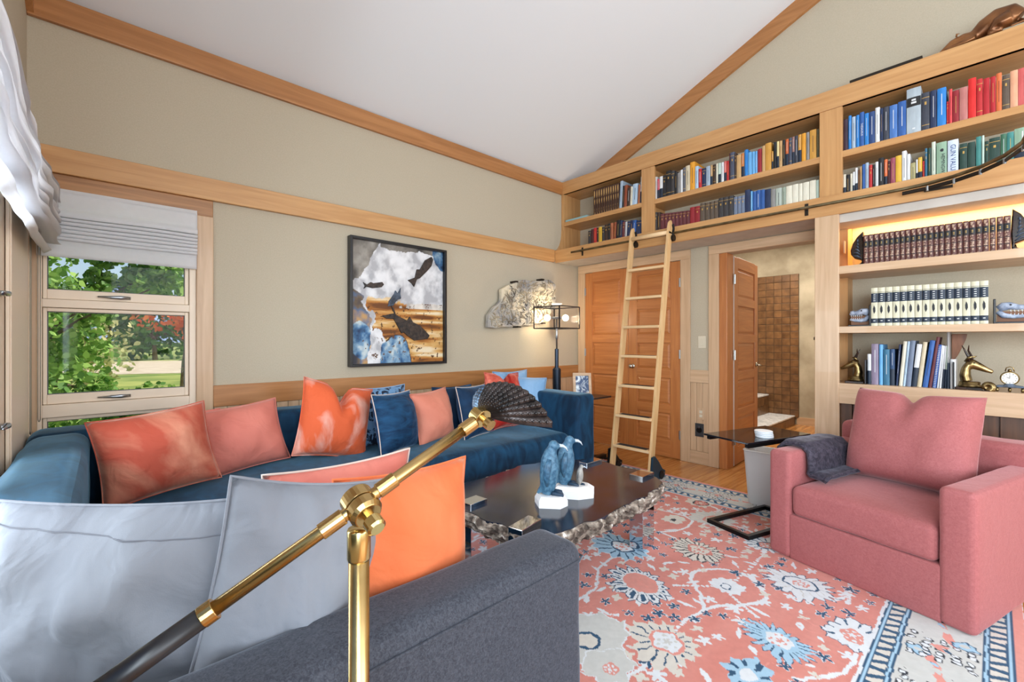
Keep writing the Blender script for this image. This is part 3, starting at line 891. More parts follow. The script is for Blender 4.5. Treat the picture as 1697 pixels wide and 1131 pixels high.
def book(xf, ya, yb, zb, h, cname, lean, label, group, depth, style, title=None):
    w = yb - ya
    w_ = max(w - .0012, .006)
    cy = (ya + yb) / 2
    root = thing('book', label, 'book', (xf, cy, zb), 0, group)
    root.rotation_euler = (lean, 0, 0)
    cv = min(.003, w_ * .14)
    hw = w_ / 2
    # rounded spine profile in (x,y), then the two boards: one closed C outline
    sp = []
    for k in range(5):
        a = -1 + k * .5
        sp.append((.004 * a * a, a * hw))
    prof = sp + [(depth, hw), (depth, hw - cv), (cv + .005, hw - cv), (cv + .005, -hw + cv), (depth, -hw + cv), (depth, -hw)]
    MB().prism(prof, 'z', 0, h).build('cover', BM[cname], root, local=True)
    MB().box(cv + .004, depth - .005, -hw + cv, hw - cv, .004, h - .005).build('pages', M['pages'], root, local=True)
    def band(z0, z1, mat, k=.98, nm='spine_band', dx=.0004):
        q = [(p[0] - dx, p[1] * k) for p in sp] + [(.0055, hw * k), (.0055, -hw * k)]
        MB().prism(q, 'z', z0 * h, z1 * h).build(nm, mat, root, local=True)
    if style == 'bands':
        band(.86, .875, M['gold']); band(.14, .155, M['gold']); band(.68, .76, M['gold'], .55, 'title_block')
    elif style == 'label':
        band(.6, .8, M['blackleather']); band(.66, .70, M['silverink'], .7, 'title_block', .0008); band(.72, .76, M['silverink'], .6, 'title_block', .0008); band(.1, .13, M['silverink'], .5, 'title_block')
    elif style == 'line':
        band(.3, .85, M['silverink'], .30, 'title_block')
    elif style == 'darkline':
        band(.25, .8, M['darkink'], .30, 'title_block')
    elif style == 'goldline':
        band(.3, .82, M['gold'], .28, 'title_block')
    elif style == 'duo':
        band(.0, .45, M['navyink'], 1.0); band(.55, .9, M['silverink'], .3, 'title_block')
    elif style == 'gilt':
        for a, b in ((.03, .2), (.23, .39), (.42, .57), (.79, .96)): band(a, b, M['goldtool'], .9)
        band(.6, .77, M['blackleather']); band(.655, .67, M['gold'], .6, 'title_block', .0008); band(.70, .715, M['gold'], .6, 'title_block', .0008)
        for a in (.21, .40, .58, .78): band(a - .008, a + .008, BM['black'], 1.0, 'raised_band', .0015)
    elif style == 'giltbrown':
        for a, b in ((.03, .3), (.34, .62), (.66, .95)): band(a, b, M['goldstripe'], .85)
    elif style == 'set':
        band(.62, .86, M['navyink'], 1.0)
        for q in (.655, .705, .755, .81): band(q, q + .016, M['silverink'], .62, 'title_block', .0008)
        band(.88, .89, M['darkink'], .98); band(.08, .2, M['navyink'], 1.0); band(.13, .15, M['silverink'], .6, 'title_block', .0008)
        fe = MB().prism([(0.001, .32), (.006, .38), (.007, .46), (.002, .545), (-.005, .48), (-.006, .39)], 'x', -.0012, .001)
        fe.v = [(a, b * (w_ / .036), c * h) for a, b, c in fe.v]
        fe.build('feather_mark', M['darkink'], root, local=True)
    if title:
        text_mesh(title[0], title[1], 'spine_title', title[2], root, (-.0009, title[4] if len(title) > 4 else 0, h * title[3]), ROT_SPINE_DOWN)
    return root
BOOKS = [
('upper shelf of the left high bay','3,3.033,0.286,gilt brown;2.971,3,0.286,gilt brown;2.939,2.971,0.284,gilt brown;2.906,2.939,0.284,gilt brown;2.874,2.906,0.283,gilt brown;2.843,2.874,0.282,gilt brown;2.816,2.843,0.282,gilt brown;2.784,2.816,0.281,gilt brown;2.754,2.784,0.28,gilt brown;2.727,2.754,0.28,gilt brown;2.697,2.727,0.279,gilt brown;2.665,2.697,0.291,pale grey blue;2.643,2.663,0.233,black;2.606,2.641,0.232,russet;2.566,2.606,0.197,dark brown;2.541,2.566,0.2,cream;2.484,2.54,0.219,pale blue;2.452,2.476,0.197,copper;2.436,2.45,0.271,white'),
('lower shelf of the left high bay','3.068,3.107,0.187,charcoal;3.03,3.066,0.198,dark maroon;2.99,3.03,0.204,red;2.962,2.988,0.2,dark brown;2.92,2.962,0.201,yellow;2.885,2.917,0.193,charcoal;2.841,2.883,0.214,dark brown;2.808,2.839,0.216,black;2.773,2.807,0.215,copper;2.74,2.771,0.215,russet;2.694,2.738,0.23,black;2.667,2.693,0.219,navy;2.633,2.665,0.2,maroon;2.606,2.631,0.192,pale grey;2.569,2.604,0.193,navy;2.54,2.568,0.197,midnight blue;2.499,2.538,0.19,blue;2.438,2.497,0.176,navy'),
('upper shelf of the middle high bay','2.257,2.28,0.225,pale grey;2.232,2.256,0.198,pink red;2.197,2.231,0.215,white;2.164,2.196,0.216,black;2.113,2.162,0.249,black;2.076,2.111,0.237,charcoal;2.047,2.074,0.216,black;2.016,2.046,0.2,grey;1.994,2.015,0.22,white;1.965,1.992,0.234,dark grey;1.923,1.964,0.243,beige;1.876,1.921,0.263,orange yellow;1.843,1.874,0.212,pale blue;1.812,1.841,0.18,red;1.774,1.81,0.174,navy;1.735,1.771,0.182,pale grey blue;1.713,1.733,0.182,tan;1.685,1.711,0.181,dark brown;1.666,1.683,0.183,cream;1.639,1.664,0.181,pale green;1.615,1.637,0.18,white;1.592,1.613,0.182,pale red;1.572,1.59,0.179,red;1.562,1.57,0.239,dark maroon;1.525,1.561,0.243,slate;1.51,1.524,0.226,dark brown;1.47,1.508,0.204,tan;1.445,1.469,0.207,orange brown;1.416,1.443,0.229,bright blue;1.385,1.415,0.198,light blue;1.361,1.384,0.195,light blue;1.341,1.36,0.191,light blue;1.308,1.34,0.202,dark red;1.282,1.306,0.218,tan;1.236,1.281,0.23,ochre;1.221,1.234,0.152,ochre;1.198,1.219,0.222,black;1.18,1.196,0.219,pale yellow;1.156,1.179,0.217,tan;1.134,1.155,0.217,black;1.111,1.133,0.216,burnt orange;1.088,1.109,0.219,slate;1.069,1.087,0.22,mauve brown;1.046,1.068,0.221,dark slate;1.022,1.045,0.222,ochre;0.992,1.02,0.223,orange yellow;0.969,0.99,0.222,grey;0.923,0.967,0.229,ochre;0.904,0.921,0.223,olive'),
('lower shelf of the middle high bay','2.257,2.283,0.22,charcoal;2.224,2.255,0.213,dark brown;2.183,2.222,0.19,maroon;2.144,2.18,0.187,maroon;2.107,2.142,0.183,maroon;2.072,2.105,0.18,maroon;2.034,2.07,0.176,maroon;1.998,2.032,0.173,maroon;1.962,1.996,0.17,maroon;1.926,1.96,0.167,maroon;1.877,1.923,0.189,dark red;1.829,1.875,0.187,dark red;1.783,1.827,0.205,grey brown;1.739,1.781,0.201,grey brown;1.702,1.737,0.2,grey brown;1.664,1.701,0.2,grey brown;1.62,1.661,0.213,charcoal;1.577,1.619,0.212,charcoal;1.534,1.576,0.211,charcoal;1.502,1.531,0.193,slate blue;1.471,1.5,0.191,slate blue;1.441,1.47,0.191,slate blue;1.397,1.44,0.23,navy;1.379,1.395,0.21,light blue;1.352,1.377,0.202,blue;1.317,1.351,0.205,blue;1.285,1.316,0.201,blue;1.241,1.284,0.196,navy;1.206,1.24,0.186,grey;1.159,1.204,0.184,pale grey green;1.13,1.158,0.182,sage;1.086,1.129,0.183,ivory;1.043,1.085,0.185,ivory;1.015,1.042,0.181,ivory;0.97,1.013,0.182,ivory;0.925,0.968,0.184,ivory;0.904,0.924,0.179,pale green'),
('upper shelf of the right high bay','0.726,0.755,0.234,dark plum;0.706,0.724,0.252,bright blue;0.681,0.704,0.236,pale grey blue;0.659,0.679,0.239,bright blue;0.632,0.657,0.251,blue;0.605,0.63,0.233,bright blue;0.571,0.604,0.234,navy blue;0.544,0.569,0.251,white;0.526,0.542,0.237,navy;0.494,0.525,0.238,dark slate;0.449,0.492,0.235,mid blue;0.404,0.447,0.243,blue;0.329,0.402,0.309,silver grey;0.287,0.327,0.254,dark slate;0.253,0.285,0.252,navy;0.208,0.251,0.252,bright blue;0.197,0.207,0.152,red;0.18,0.196,0.227,coral red;0.149,0.179,0.209,dark red;0.11,0.148,0.214,dusty rose;0.073,0.109,0.256,bright red;0.045,0.072,0.237,red;0.015,0.044,0.229,crimson;-0.01,0.014,0.227,crimson;-0.035,-0.011,0.237,orange;-0.067,-0.036,0.214,grey brown;-0.1,-0.068,0.226,peach;-0.15,-0.1,0.226,coral rose'),
('lower shelf of the right high bay','0.738,0.756,0.175,cream;0.715,0.737,0.167,black;0.7,0.713,0.17,cream;0.685,0.699,0.178,white;0.669,0.684,0.203,white;0.657,0.668,0.186,brown;0.645,0.656,0.202,tan;0.626,0.643,0.217,blue;0.606,0.625,0.223,pale grey blue;0.585,0.604,0.201,red;0.571,0.584,0.198,black;0.552,0.569,0.213,white;0.522,0.551,0.234,black;0.502,0.52,0.215,orange;0.489,0.501,0.199,dark maroon;0.46,0.487,0.215,mauve;0.427,0.459,0.221,yellow;0.402,0.426,0.244,white;0.383,0.401,0.216,white;0.356,0.382,0.15,khaki;0.345,0.355,0.166,white;0.323,0.344,0.176,yellow;0.312,0.322,0.145,red;0.298,0.311,0.227,teal blue;0.279,0.297,0.224,dark green;0.258,0.278,0.258,pale sage;0.205,0.255,0.244,sage green;0.152,0.202,0.241,white blue;0.112,0.147,0.201,dark green;0.077,0.111,0.199,dark green;0.051,0.075,0.223,teal green;0.038,0.05,0.224,pale green;0.02,0.037,0.183,dark green;-0.028,0.019,0.194,dark green;-0.055,-0.029,0.204,green;-0.084,-0.055,0.205,teal green;-0.15,-0.085,0.217,sage green'),
('glowing shelf behind the armchair','0.593,0.62,0.209,gilt maroon;0.565,0.593,0.209,gilt maroon;0.536,0.564,0.209,gilt maroon;0.509,0.535,0.209,gilt maroon;0.481,0.508,0.209,gilt maroon;0.454,0.481,0.209,gilt maroon;0.426,0.453,0.209,gilt maroon;0.4,0.425,0.209,gilt maroon;0.373,0.4,0.209,gilt maroon;0.345,0.372,0.209,gilt maroon;0.317,0.345,0.209,gilt maroon;0.289,0.317,0.209,gilt maroon;0.262,0.289,0.209,gilt maroon;0.238,0.262,0.209,gilt maroon;0.212,0.237,0.209,gilt maroon;0.183,0.211,0.209,gilt maroon;0.156,0.183,0.209,gilt maroon;0.13,0.156,0.209,gilt maroon;0.103,0.129,0.209,gilt maroon;0.074,0.103,0.208,gilt maroon;0.046,0.074,0.209,gilt maroon;0.018,0.046,0.208,gilt maroon;-0.011,0.017,0.208,gilt maroon;-0.04,-0.012,0.208,gilt maroon;-0.07,-0.04,0.208,gilt maroon'),
('middle shelf behind the armchair','0.541,0.578,0.265,cream and navy;0.502,0.54,0.265,cream and navy;0.464,0.501,0.265,cream and navy;0.426,0.463,0.265,cream and navy;0.389,0.425,0.265,cream and navy;0.352,0.389,0.265,cream and navy;0.316,0.351,0.264,cream and navy;0.279,0.315,0.264,cream and navy;0.243,0.279,0.264,cream and navy;0.206,0.242,0.264,cream and navy;0.168,0.205,0.264,cream and navy;0.131,0.168,0.264,cream and navy;0.095,0.13,0.263,cream and navy;0.057,0.094,0.263,cream and navy;0.02,0.056,0.263,cream and navy'),
('lowest shelf behind the armchair','0.577,0.598,0.21,white;0.537,0.576,0.281,mauve grey;0.514,0.534,0.277,light blue;0.478,0.512,0.244,teal blue;0.452,0.477,0.246,dark blue;0.436,0.448,0.278,navy,0.06;0.412,0.432,0.3,cream,0.08;0.398,0.411,0.3,pale blue,0.08;0.371,0.397,0.305,slate blue,0.08;0.343,0.369,0.282,white,0.1;0.319,0.341,0.296,beige,0.1;0.289,0.315,0.307,blue,0.12;0.27,0.287,0.329,maroon,0.12;0.249,0.268,0.279,royal blue,0.1;0.238,0.247,0.275,white,0.08;0.225,0.236,0.272,white,0.06;0.214,0.224,0.271,pale grey,0.05;0.203,0.213,0.269,sage,0.04;0.187,0.201,0.361,grey;0.16,0.185,0.186,white'),]
SHELVES = {'upper shelf of the left high bay': (4.03, 2.614), 'lower shelf of the left high bay': (4.03, 2.268), 'upper shelf of the middle high bay': (4.03, 2.614), 'lower shelf of the middle high bay': (4.03, 2.268),
           'upper shelf of the right high bay': (4.03, 2.614), 'lower shelf of the right high bay': (4.03, 2.268), 'glowing shelf behind the armchair': (3.93, 1.744), 'middle shelf behind the armchair': (3.93, 1.313), 'lowest shelf behind the armchair': (3.93, .909)}
for place, rows in BOOKS:
    xf, zb = SHELVES[place]
    rs = random.Random(len(rows))
    for i, row in enumerate(rows.split(';')):
        q = row.split(',')
        ya, yb, h, cn = float(q[0]), float(q[1]), float(q[2]), q[3]
        lean = float(q[4]) if len(q) > 4 else 0.0
        if 'left high' in place or 'middle high' in place and i < 12 and 'upper' in place:
            if cn not in ('gilt brown',) and i > 8 and 'left' in place: lean = .05
        tone = sum(PALETTE[cn])
        style = rs.choice(['bands', 'goldline', 'goldline', 'bands', 'plain', 'line']) if tone < 330 else rs.choice(['darkline', 'plain', 'darkline', 'duo'])
        if 'light blue' in cn or cn in ('bright blue', 'blue', 'mid blue'): style = rs.choice(['line', 'line', 'plain'])
        if cn in ('maroon', 'grey brown', 'charcoal', 'slate blue') and place.startswith('lower shelf of the middle'): style = 'bands'
        if cn == 'ivory': style = 'plain'
        if cn == 'gilt brown': style = 'giltbrown'
        if cn == 'gilt maroon': style = 'gilt'
        if cn == 'cream and navy': style = 'set'
        if cn == 'silver grey': style = 'label'
        if place.startswith('lowest'): style = rs.choice(['line', 'darkline', 'duo', 'plain'])
        title = None
        if cn == 'white blue': title, style = ('GUN VALUES', .034, plain('blue_title_ink', S(40, 70, 130), .5), .46), 'plain'
        if place == 'upper shelf of the right high bay' and i == 4: title, style = ('THESAURUS', .017, M['silverink'], .5), 'plain'
        if place == 'lower shelf of the right high bay' and i == 26: title, style = ('HEMINGWAY', .026, M['darkink'], .36, -.006), 'plain'
        kind = {'gilt brown': 'gilt brown leather volume', 'gilt maroon': 'gilt maroon leather volume', 'cream and navy': 'cream and navy encyclopedia volume'}.get(cn, cn + ' book')
        label = '%s, %s from left on the %s' % (kind, ordinal(i + 1), place)
        depth = .17 if h < .24 else .21
        b = book(xf, ya, yb, zb, h, cn, lean, label, 'books on the ' + place, depth, style, title)
        if place == 'lower shelf of the right high bay' and i == 26:
            MB().ball((.0025, -.001, h * .78), (.003, .011, .018)).build('portrait', M['darkink'], b, local=True)
        if place.startswith('lowest') and i == 13:
            for k in range(24):
                MB().tube([(-.003, (yb - ya) / 2 - .004, .006 + k * h / 25), (-.003, -(yb - ya) / 2 + .004, .006 + k * h / 25)], .0016, 5).build('spiral_ring', M['silverink'], b, local=True)
# one book lying flat
fb = thing('book', 'pale teal book lying flat at the left end of the high bookcase', 'book', (4.10, 3.27, 2.614), 0, 'books on the upper shelf of the left high bay')
tealm = plain('pale_teal_cover', S(142, 182, 186), .5)
MB().box(4.02, 4.20, 3.11, 3.43, 2.614, 2.617).box(4.02, 4.20, 3.11, 3.43, 2.634, 2.637).box(4.02, 4.024, 3.11, 3.43, 2.617, 2.634).build('cover', tealm, fb)
MB().box(4.024, 4.195, 3.115, 3.425, 2.617, 2.634).build('pages', M['pages'], fb)

# ================================================================== ORNAMENTS ON THE SHELVES
def horn_bookend(label, y, z, s, h):
    # dark carved wing-shaped bookend: curved crest, feathered flank, small foot
    t = thing('wing_bookend', label, 'bookend', (3.98, y, z), 0, 'dark wing bookends on the glowing shelf')
    # outline in (y,z), s = outward direction (+1 towards the left end)
    o = [(0.0, 0.0), (.045, 0.0), (.03, .012), (.01, .025), (.012, .04), (.05, .055), (.072, .085), (.075, .115), (.062, .16), (.036, .205), (.002, .24), (0.0, .20), (-.004, .1)]
    o = [(y + s * a, z + b * h / .24) for a, b in o]
    if s < 0: o = o[::-1]
    MB().prism(o, 'x', 3.955, 4.01).build('crest', M['hornblack'], t, bevel=.008)
    for k in range(6):
        a0, b0 = .012 + .004 * k, .055 + .022 * k
        a1, b1 = .058 - .006 * k, .075 + .022 * k
        MB().tube([(3.952, y + s * a0, z + b0 * h / .24), (3.946, y + s * (a0 + a1) / 2, z + (b0 + b1 + .012) / 2 * h / .24), (3.952, y + s * a1, z + b1 * h / .24)], [.003, .006, .003], 6).build('feather', M['hornblue'], t, smooth=True)
    MB().box(3.95, 4.03, y - .045 if s < 0 else y - .002, y + .002 if s < 0 else y + .045, z, z + .006).build('foot', M['hornblack'], t)
M['hornblack'] = noisy('polished_black_horn', S(20, 14, 12), S(58, 36, 26), scale=14, rough=.25)
M['hornblue'] = noisy('blue_black_feather', S(34, 44, 58), S(84, 100, 122), scale=30, rough=.35)
horn_bookend('dark feathered wing bookend at the left of the maroon leather volumes', .624, 1.744, 1, .245)
horn_bookend('dark feathered wing bookend at the right end of the maroon leather volumes', -.074, 1.744, -1, .25)

def skull_bookend(label, y, z, s, sc):
    # long toothed reptile skull with open jaws on a black L-shaped stand
    t = thing('skull_bookend', label, 'bookend', (3.98, y, z), 0, 'skull bookends on the middle shelf')
    MB().box(3.94, 4.06, min(y, y + s * .125 * sc), max(y, y + s * .125 * sc), z, z + .012).build('stand_foot', M['blackmatte'], t, bevel=.003)
    MB().box(3.94, 4.06, y - .006, y + .006, z, z + .15).build('stand_back', M['blackmatte'], t, bevel=.004)
    def P(a, b): return (3.985, y + s * a * sc, z + b)
    u = MB()
    u.tube([P(.012, .09), P(.03, .105), P(.05, .108), P(.075, .098), P(.10, .096), P(.122, .088)], [.018, .026, .022, .017, .013, .009], 12, sq=.8)
    u.tube([P(.095, .105), P(.118, .104)], [.010, .008], 8)
    uo = u.build('upper_jaw', M['bone'], t, smooth=True)
    l_ = MB().tube([P(.010, .075), P(.03, .05), P(.06, .042), P(.09, .044), P(.12, .052)], [.013, .016, .012, .010, .007], 10, sq=.8).build('lower_jaw', M['bone'], t, smooth=True)
    MB().ball(P(.052, .112), (.022, .008, .008)).build('eye_socket', M['darkink'], uo)
    for k in range(6):
        a = .052 + k * .012
        MB().tube([P(a, .084), P(a + .002, .070)], [.0035, .0008], 5).build('tooth', M['tooth'], uo)
        MB().tube([P(a, .052), P(a + .002, .064)], [.003, .0008], 5).build('tooth', M['tooth'], l_)
    MB().box(3.99, 4.0, min(y + s * .01, y + s * .115 * sc), max(y + s * .01, y + s * .115 * sc), z + .012, z + .075).build('wood_back', M['bronzewood'], t)
M['bone'] = noisy('blue_grey_cast_bone', S(110, 124, 150), S(186, 196, 214), scale=30, rough=.5, bump=.3)
M['tooth'] = plain('pale_tooth', S(214, 218, 224), .4)
M['bronzewood'] = plain('brown_backing', S(124, 82, 56), .6)
skull_bookend('open jawed grey skull bookend left of the cream and navy volumes', .585, 1.313, 1, 1.0)
skull_bookend('larger open jawed grey skull bookend right of the cream and navy volumes', -.004, 1.313, -1, 1.25)

def antelope(label, y, z, s, sc):
    t = thing('antelope_bookend', label, 'bookend', (3.96, y, z), 0, 'brass antelope head bookends')
    def P(a, b, dx=0): return (3.955 + dx, y + s * a * sc, z + b * sc)
    m_ = MB()
    m_.box(3.91, 4.01, y - .05 * sc, y + .055 * sc, z, z + .016).build('base', M['hornblack'], t, bevel=.003)
    MB().lathe([(.046 * sc, 0), (.048 * sc, .012), (.042 * sc, .016), (.043 * sc, .03), (.038 * sc, .034)], (3.955, y, z + .016), 20, sx=.75).build('plinth', M['antique'], t, smooth=True)
    h = MB()
    h.tube([P(-.012, .045), P(-.018, .08), P(-.014, .115), P(-.002, .14)], [.034 * sc, .032 * sc, .027 * sc, .025 * sc], 12, sq=.75)
    h.tube([P(-.012, .138), P(.01, .142), P(.04, .125), (P(.07, .108)), P(.088, .10)], [.026 * sc, .027 * sc, .02 * sc, .013 * sc, .010 * sc], 12, sq=.72)
    remesh(h.build('head', M['antique'], t), .004, 4)
    for dx, dy in ((-.012, 0), (.016, .012)):
        MB().tube([P(-.002 + dy, .155, dx), P(-.006 + dy, .185, dx), P(-.018 + dy, .215, dx * 1.6), P(-.03 + dy * 2.2, .245, dx * 2)], [.007 * sc, .006 * sc, .0045 * sc, .0015 * sc], 7).build('horn', M['hornblack'], t, smooth=True)
        MB().tube([P(-.02 + dy, .155, dx * 1.5), P(-.002 + dy, .178, dx * 2), P(.016 + dy, .185, dx * 2.2)], [.004, .009, .001], 6, sq=.5).build('ear', M['antique'], t, smooth=True)
    MB().ball(P(.018, .148, -.019 * sc), .004 * sc).build('eye', M['hornblack'], t)
    MB().box(3.90, 4.05, y - s * .062 * sc - .004, y - s * .062 * sc + .004, z, z + .17).build('back_plate', M['blackmatte'], t, bevel=.003)
antelope('brass antelope head bookend facing left at the left end of the shelf', .668, .909, 1, 1.0)
antelope('larger brass antelope head bookend facing right beside the clock', .100, .909, -1, 1.12)

# carved wing panel leaning behind the books
MB_ = MB().prism([(.185, .915), (.185, 1.255), (.113, 1.255), (.120, 1.22), (.140, 1.16), (.155, 1.12), (.170, 1.09), (.176, 1.0)][::-1], 'x', 4.06, 4.085)
tag(MB_.build('carved_wing_panel', noisy('brown_carved_wood', S(96, 58, 38), S(150, 98, 66), scale=18, rough=.5, stretch=(1, 1, .2)), None, bevel=.003), 'brown carved wing-shaped panel standing behind the books and antelope', 'carving')
# brass ball ornament
t = thing('shell_ornament', 'small round brass shell beside the antelope bookend and clock', 'ornament', (3.90, .035, .909))
mb = MB()
for k in range(26):
    a = k * .42
    r_ = .005 + .0011 * k
    mb.ball((3.90, .035 - .012 + .02 * math.cos(a) * r_ / .03, .934 + .02 * math.sin(a) * r_ / .03), r_ * .62, 8, 6)
remesh(mb.build('spiral', M['antique'], t), .003, 2)
MB().box(3.88, 3.92, .012, .052, .909, .914).build('foot', M['hornblack'], t, bevel=.002)
# clock
t = thing('desk_clock', 'small round brass desk clock on a blue-grey stand', 'clock', (3.94, -.065, .909))
MB().tube([(3.945, -.065, .990), (3.925, -.065, .990)], .040, 28).build('case', M['antique'], t, bevel=.004)
fc = MB().tube([(3.925, -.065, .990), (3.922, -.065, .990)], .033, 28).build('face', M['white'], t)
for k in range(12):
    a = k * PI / 6
    MB().obox((3.9212, -.065 + .027 * math.sin(a), .990 + .027 * math.cos(a)), (.0005, 0, 0), (0, .0012 * math.cos(a), -.0012 * math.sin(a)), (0, .003 * math.sin(a), .003 * math.cos(a))).build('hour_mark', M['darkink'], fc)
MB().bar((3.9208, -.065, .990), (3.9208, -.065, 1.008), .0016, .001, up=(1, 0, 0)).build('hand', M['darkink'], fc)
MB().bar((3.9208, -.065, .990), (3.9208, -.053, .996), .002, .001, up=(1, 0, 0)).build('hand', M['darkink'], fc)
MB().tube([(3.935, -.083, 1.03), (3.935, -.078, 1.052), (3.935, -.065, 1.058), (3.935, -.052, 1.052), (3.935, -.047, 1.03)], .003, 6).build('carry_handle', M['antique'], t, smooth=True)
MB().lathe([(.008, 0), (.009, .012), (.004, .016)], (3.935, -.065, 1.028), 10).build('winder', M['antique'], t, smooth=True)
MB().prism([(-.125, .935), (-.005, .935), (-.012, .946), (-.04, .95), (-.05, .958), (-.08, .958), (-.09, .95), (-.118, .946)], 'x', 3.915, 3.955).build('stand', M['hornblue'], t, bevel=.003)
for y in (-.115, -.065, -.015):
    MB().lathe([(.005, 0), (.008, .01), (.005, .026)], (3.935, y, .909), 10).build('stand_foot', M['antique'], t, smooth=True)

# bronze reclining animal on the cornice
t = thing('bronze_hound', 'sleek brown bronze hound sculpture reclining on top of the bookcase', 'sculpture', (4.08, .02, 3.09))
mb = MB()
X0 = 4.06
mb.tube([(X0, 0.087, 3.135), (X0, 0.035, 3.175), (X0, -0.017, 3.20), (X0, -0.068, 3.195), (X0, -0.107, 3.16)], [.036, .054, .062, .062, .045], 14, sq=.9)
mb.tube([(X0, 0.095, 3.135), (X0 - .005, 0.134, 3.145), (X0 - .005, 0.164, 3.14)], [.04, .034, .028], 12)
mb.tube([(X0 - .005, 0.155, 3.145), (X0 - .01, 0.181, 3.135), (X0 - .01, 0.207, 3.118), (X0 - .012, 0.237, 3.102), (X0 - .012, 0.250, 3.097)], [.028, .027, .02, .012, .008], 12)
mb.tube([(X0 - .03, 0.078, 3.12), (X0 - .035, 0.130, 3.108), (X0 - .03, 0.207, 3.10)], [.02, .014, .010], 8)
mb.tube([(X0 + .03, 0.078, 3.12), (X0 + .035, 0.130, 3.108), (X0 + .03, 0.198, 3.10)], [.02, .014, .010], 8)
mb.tube([(X0 - .035, -0.068, 3.16), (X0 - .045, -0.017, 3.145), (X0 - .045, 0.009, 3.12), (X0 - .045, -0.034, 3.105), (X0 - .045, 0.026, 3.10)], [.05, .04, .022, .014, .010], 10)
mb.tube([(X0 - .0, -0.111, 3.14), (X0 - .05, -0.128, 3.11), (X0 - .06, -0.068, 3.10)], [.016, .010, .006], 8)
remesh(mb.build('body', M['bronze'], t), .006, 5)
for dx in (-.025, .015):
    MB().tube([(X0 + dx, 0.162, 3.165), (X0 + dx * 1.3, 0.160, 3.180), (X0 + dx * 1.4, 0.147, 3.176)], [.009, .011, .003], 8, sq=.5).build('ear', M['bronze'], t, smooth=True)
# slim dark panel lying on the cornice
t = thing('dark_slate_panel', 'thin dark panel lying on top of the bookcase left of the bronze hound', 'panel', (4.05, .52, 3.09))
MB().box(3.998, 4.20, .32, .71, 3.0905, 3.108).build('panel', M['iron'], t, bevel=.001)
MB().box(4.03, 4.18, .34, .69, 3.108, 3.114).build('inset', M['hornblack'], t)

# ================================================================== WALL ART
def fbm(x, y, seed=0, octs=5, sc=1.0):
    r = np.random.default_rng(seed)
    out = np.zeros_like(x)
    amp = 1.0; tot = 0
    f = sc
    for o in range(octs):
        g = r.random((64, 64))
        xx = x * f + 17.3 * o; yy = y * f + 9.1 * o
        xi = np.floor(xx).astype(int); yi = np.floor(yy).astype(int)
        fx = xx - xi; fy = yy - yi
        fx = fx * fx * (3 - 2 * fx); fy = fy * fy * (3 - 2 * fy)
        a = g[xi % 64, yi % 64]; b = g[(xi + 1) % 64, yi % 64]; c = g[xi % 64, (yi + 1) % 64]; d = g[(xi + 1) % 64, (yi + 1) % 64]
        out += amp * ((a * (1 - fx) + b * fx) * (1 - fy) + (c * (1 - fx) + d * fx) * fy)
        tot += amp; amp *= .5; f *= 2.03
    return out / tot
def np_mesh(name, P, nx, ny, colors, mat, parent, off):
    """P (ny+1)*(nx+1) x 3 grid mesh with point colours"""
    me = bpy.data.meshes.new(name)
    nv = P.shape[0]
    me.vertices.add(nv)
    me.vertices.foreach_set('co', (P - np.array(off)).astype(np.float32).ravel())
    j, i = np.meshgrid(np.arange(ny), np.arange(nx), indexing='ij')
    w = nx + 1
    a = (j * w + i).ravel()
    F = np.stack([a, a + 1, a + w + 1, a + w], 1)
    me.loops.add(F.size)
    me.loops.foreach_set('vertex_index', F.ravel().astype(np.int32))
    me.polygons.add(len(F))
    me.polygons.foreach_set('loop_start', np.arange(0, F.size, 4, dtype=np.int32))
    me.polygons.foreach_set('loop_total', np.full(len(F), 4, dtype=np.int32))
    me.update(calc_edges=True)
    ca = me.color_attributes.new('col', 'FLOAT_COLOR', 'POINT')
    ca.data.foreach_set('color', np.concatenate([colors, np.ones((nv, 1))], 1).astype(np.float32).ravel())
    me.materials.append(mat)
    o = bpy.data.objects.new(name, me); COL.objects.link(o)
    o.parent = parent
    return o
def ramp(v, stops):
    out = np.zeros(v.shape + (3,))
    ps = [s_[0] for s_ in stops]; cs = np.array([S(*s_[1]) for s_ in stops])
    for k in range(3): out[..., k] = np.interp(v, ps, cs[:, k])
    return out

art = thing('fossil_fish_art', 'black framed stone slab with four dark fossil fish above the sofa', 'wall art', (1.88, 3.46, 1.005))
fx0, fx1, fz0, fz1 = 1.428, 2.337, 1.003, 2.048
mb = MB()
for a in ((fx0, fx0 + .022, fz0, fz1), (fx1 - .022, fx1, fz0, fz1), (fx0 + .022, fx1 - .022, fz0, fz0 + .022), (fx0 + .022, fx1 - .022, fz1 - .022, fz1)):
    MB().box(a[0], a[1], 3.425, 3.484, a[2], a[3]).build('frame_side', M['blackmatte'], art, bevel=.002)
MB().box(fx0 + .022, fx1 - .022, 3.465, 3.483, fz0 + .022, fz1 - .022).build('backing', M['blackmatte'], art)
nx, ny = 200, 230
gx, gz = np.meshgrid(np.linspace(fx0 + .022, fx1 - .022, nx + 1), np.linspace(fz0 + .022, fz1 - .022, ny + 1))
gu = (gx - fx0) / (fx1 - fx0); gv = (gz - fz0) / (fz1 - fz0)
n1 = fbm(gu, gv, 3, 6, 6); n2 = fbm(gu, gv, 8, 6, 14); n3 = fbm(gu, gv, 21, 5, 3)
white = ramp(n2, [(.3, (176, 176, 180)), (.5, (214, 214, 216)), (.7, (232, 232, 234))])
ochre = ramp(fbm(gu * .5, gv * 5, 4, 6, 5), [(.3, (110, 64, 26)), (.45, (176, 112, 48)), (.6, (214, 168, 100)), (.75, (236, 218, 184))])
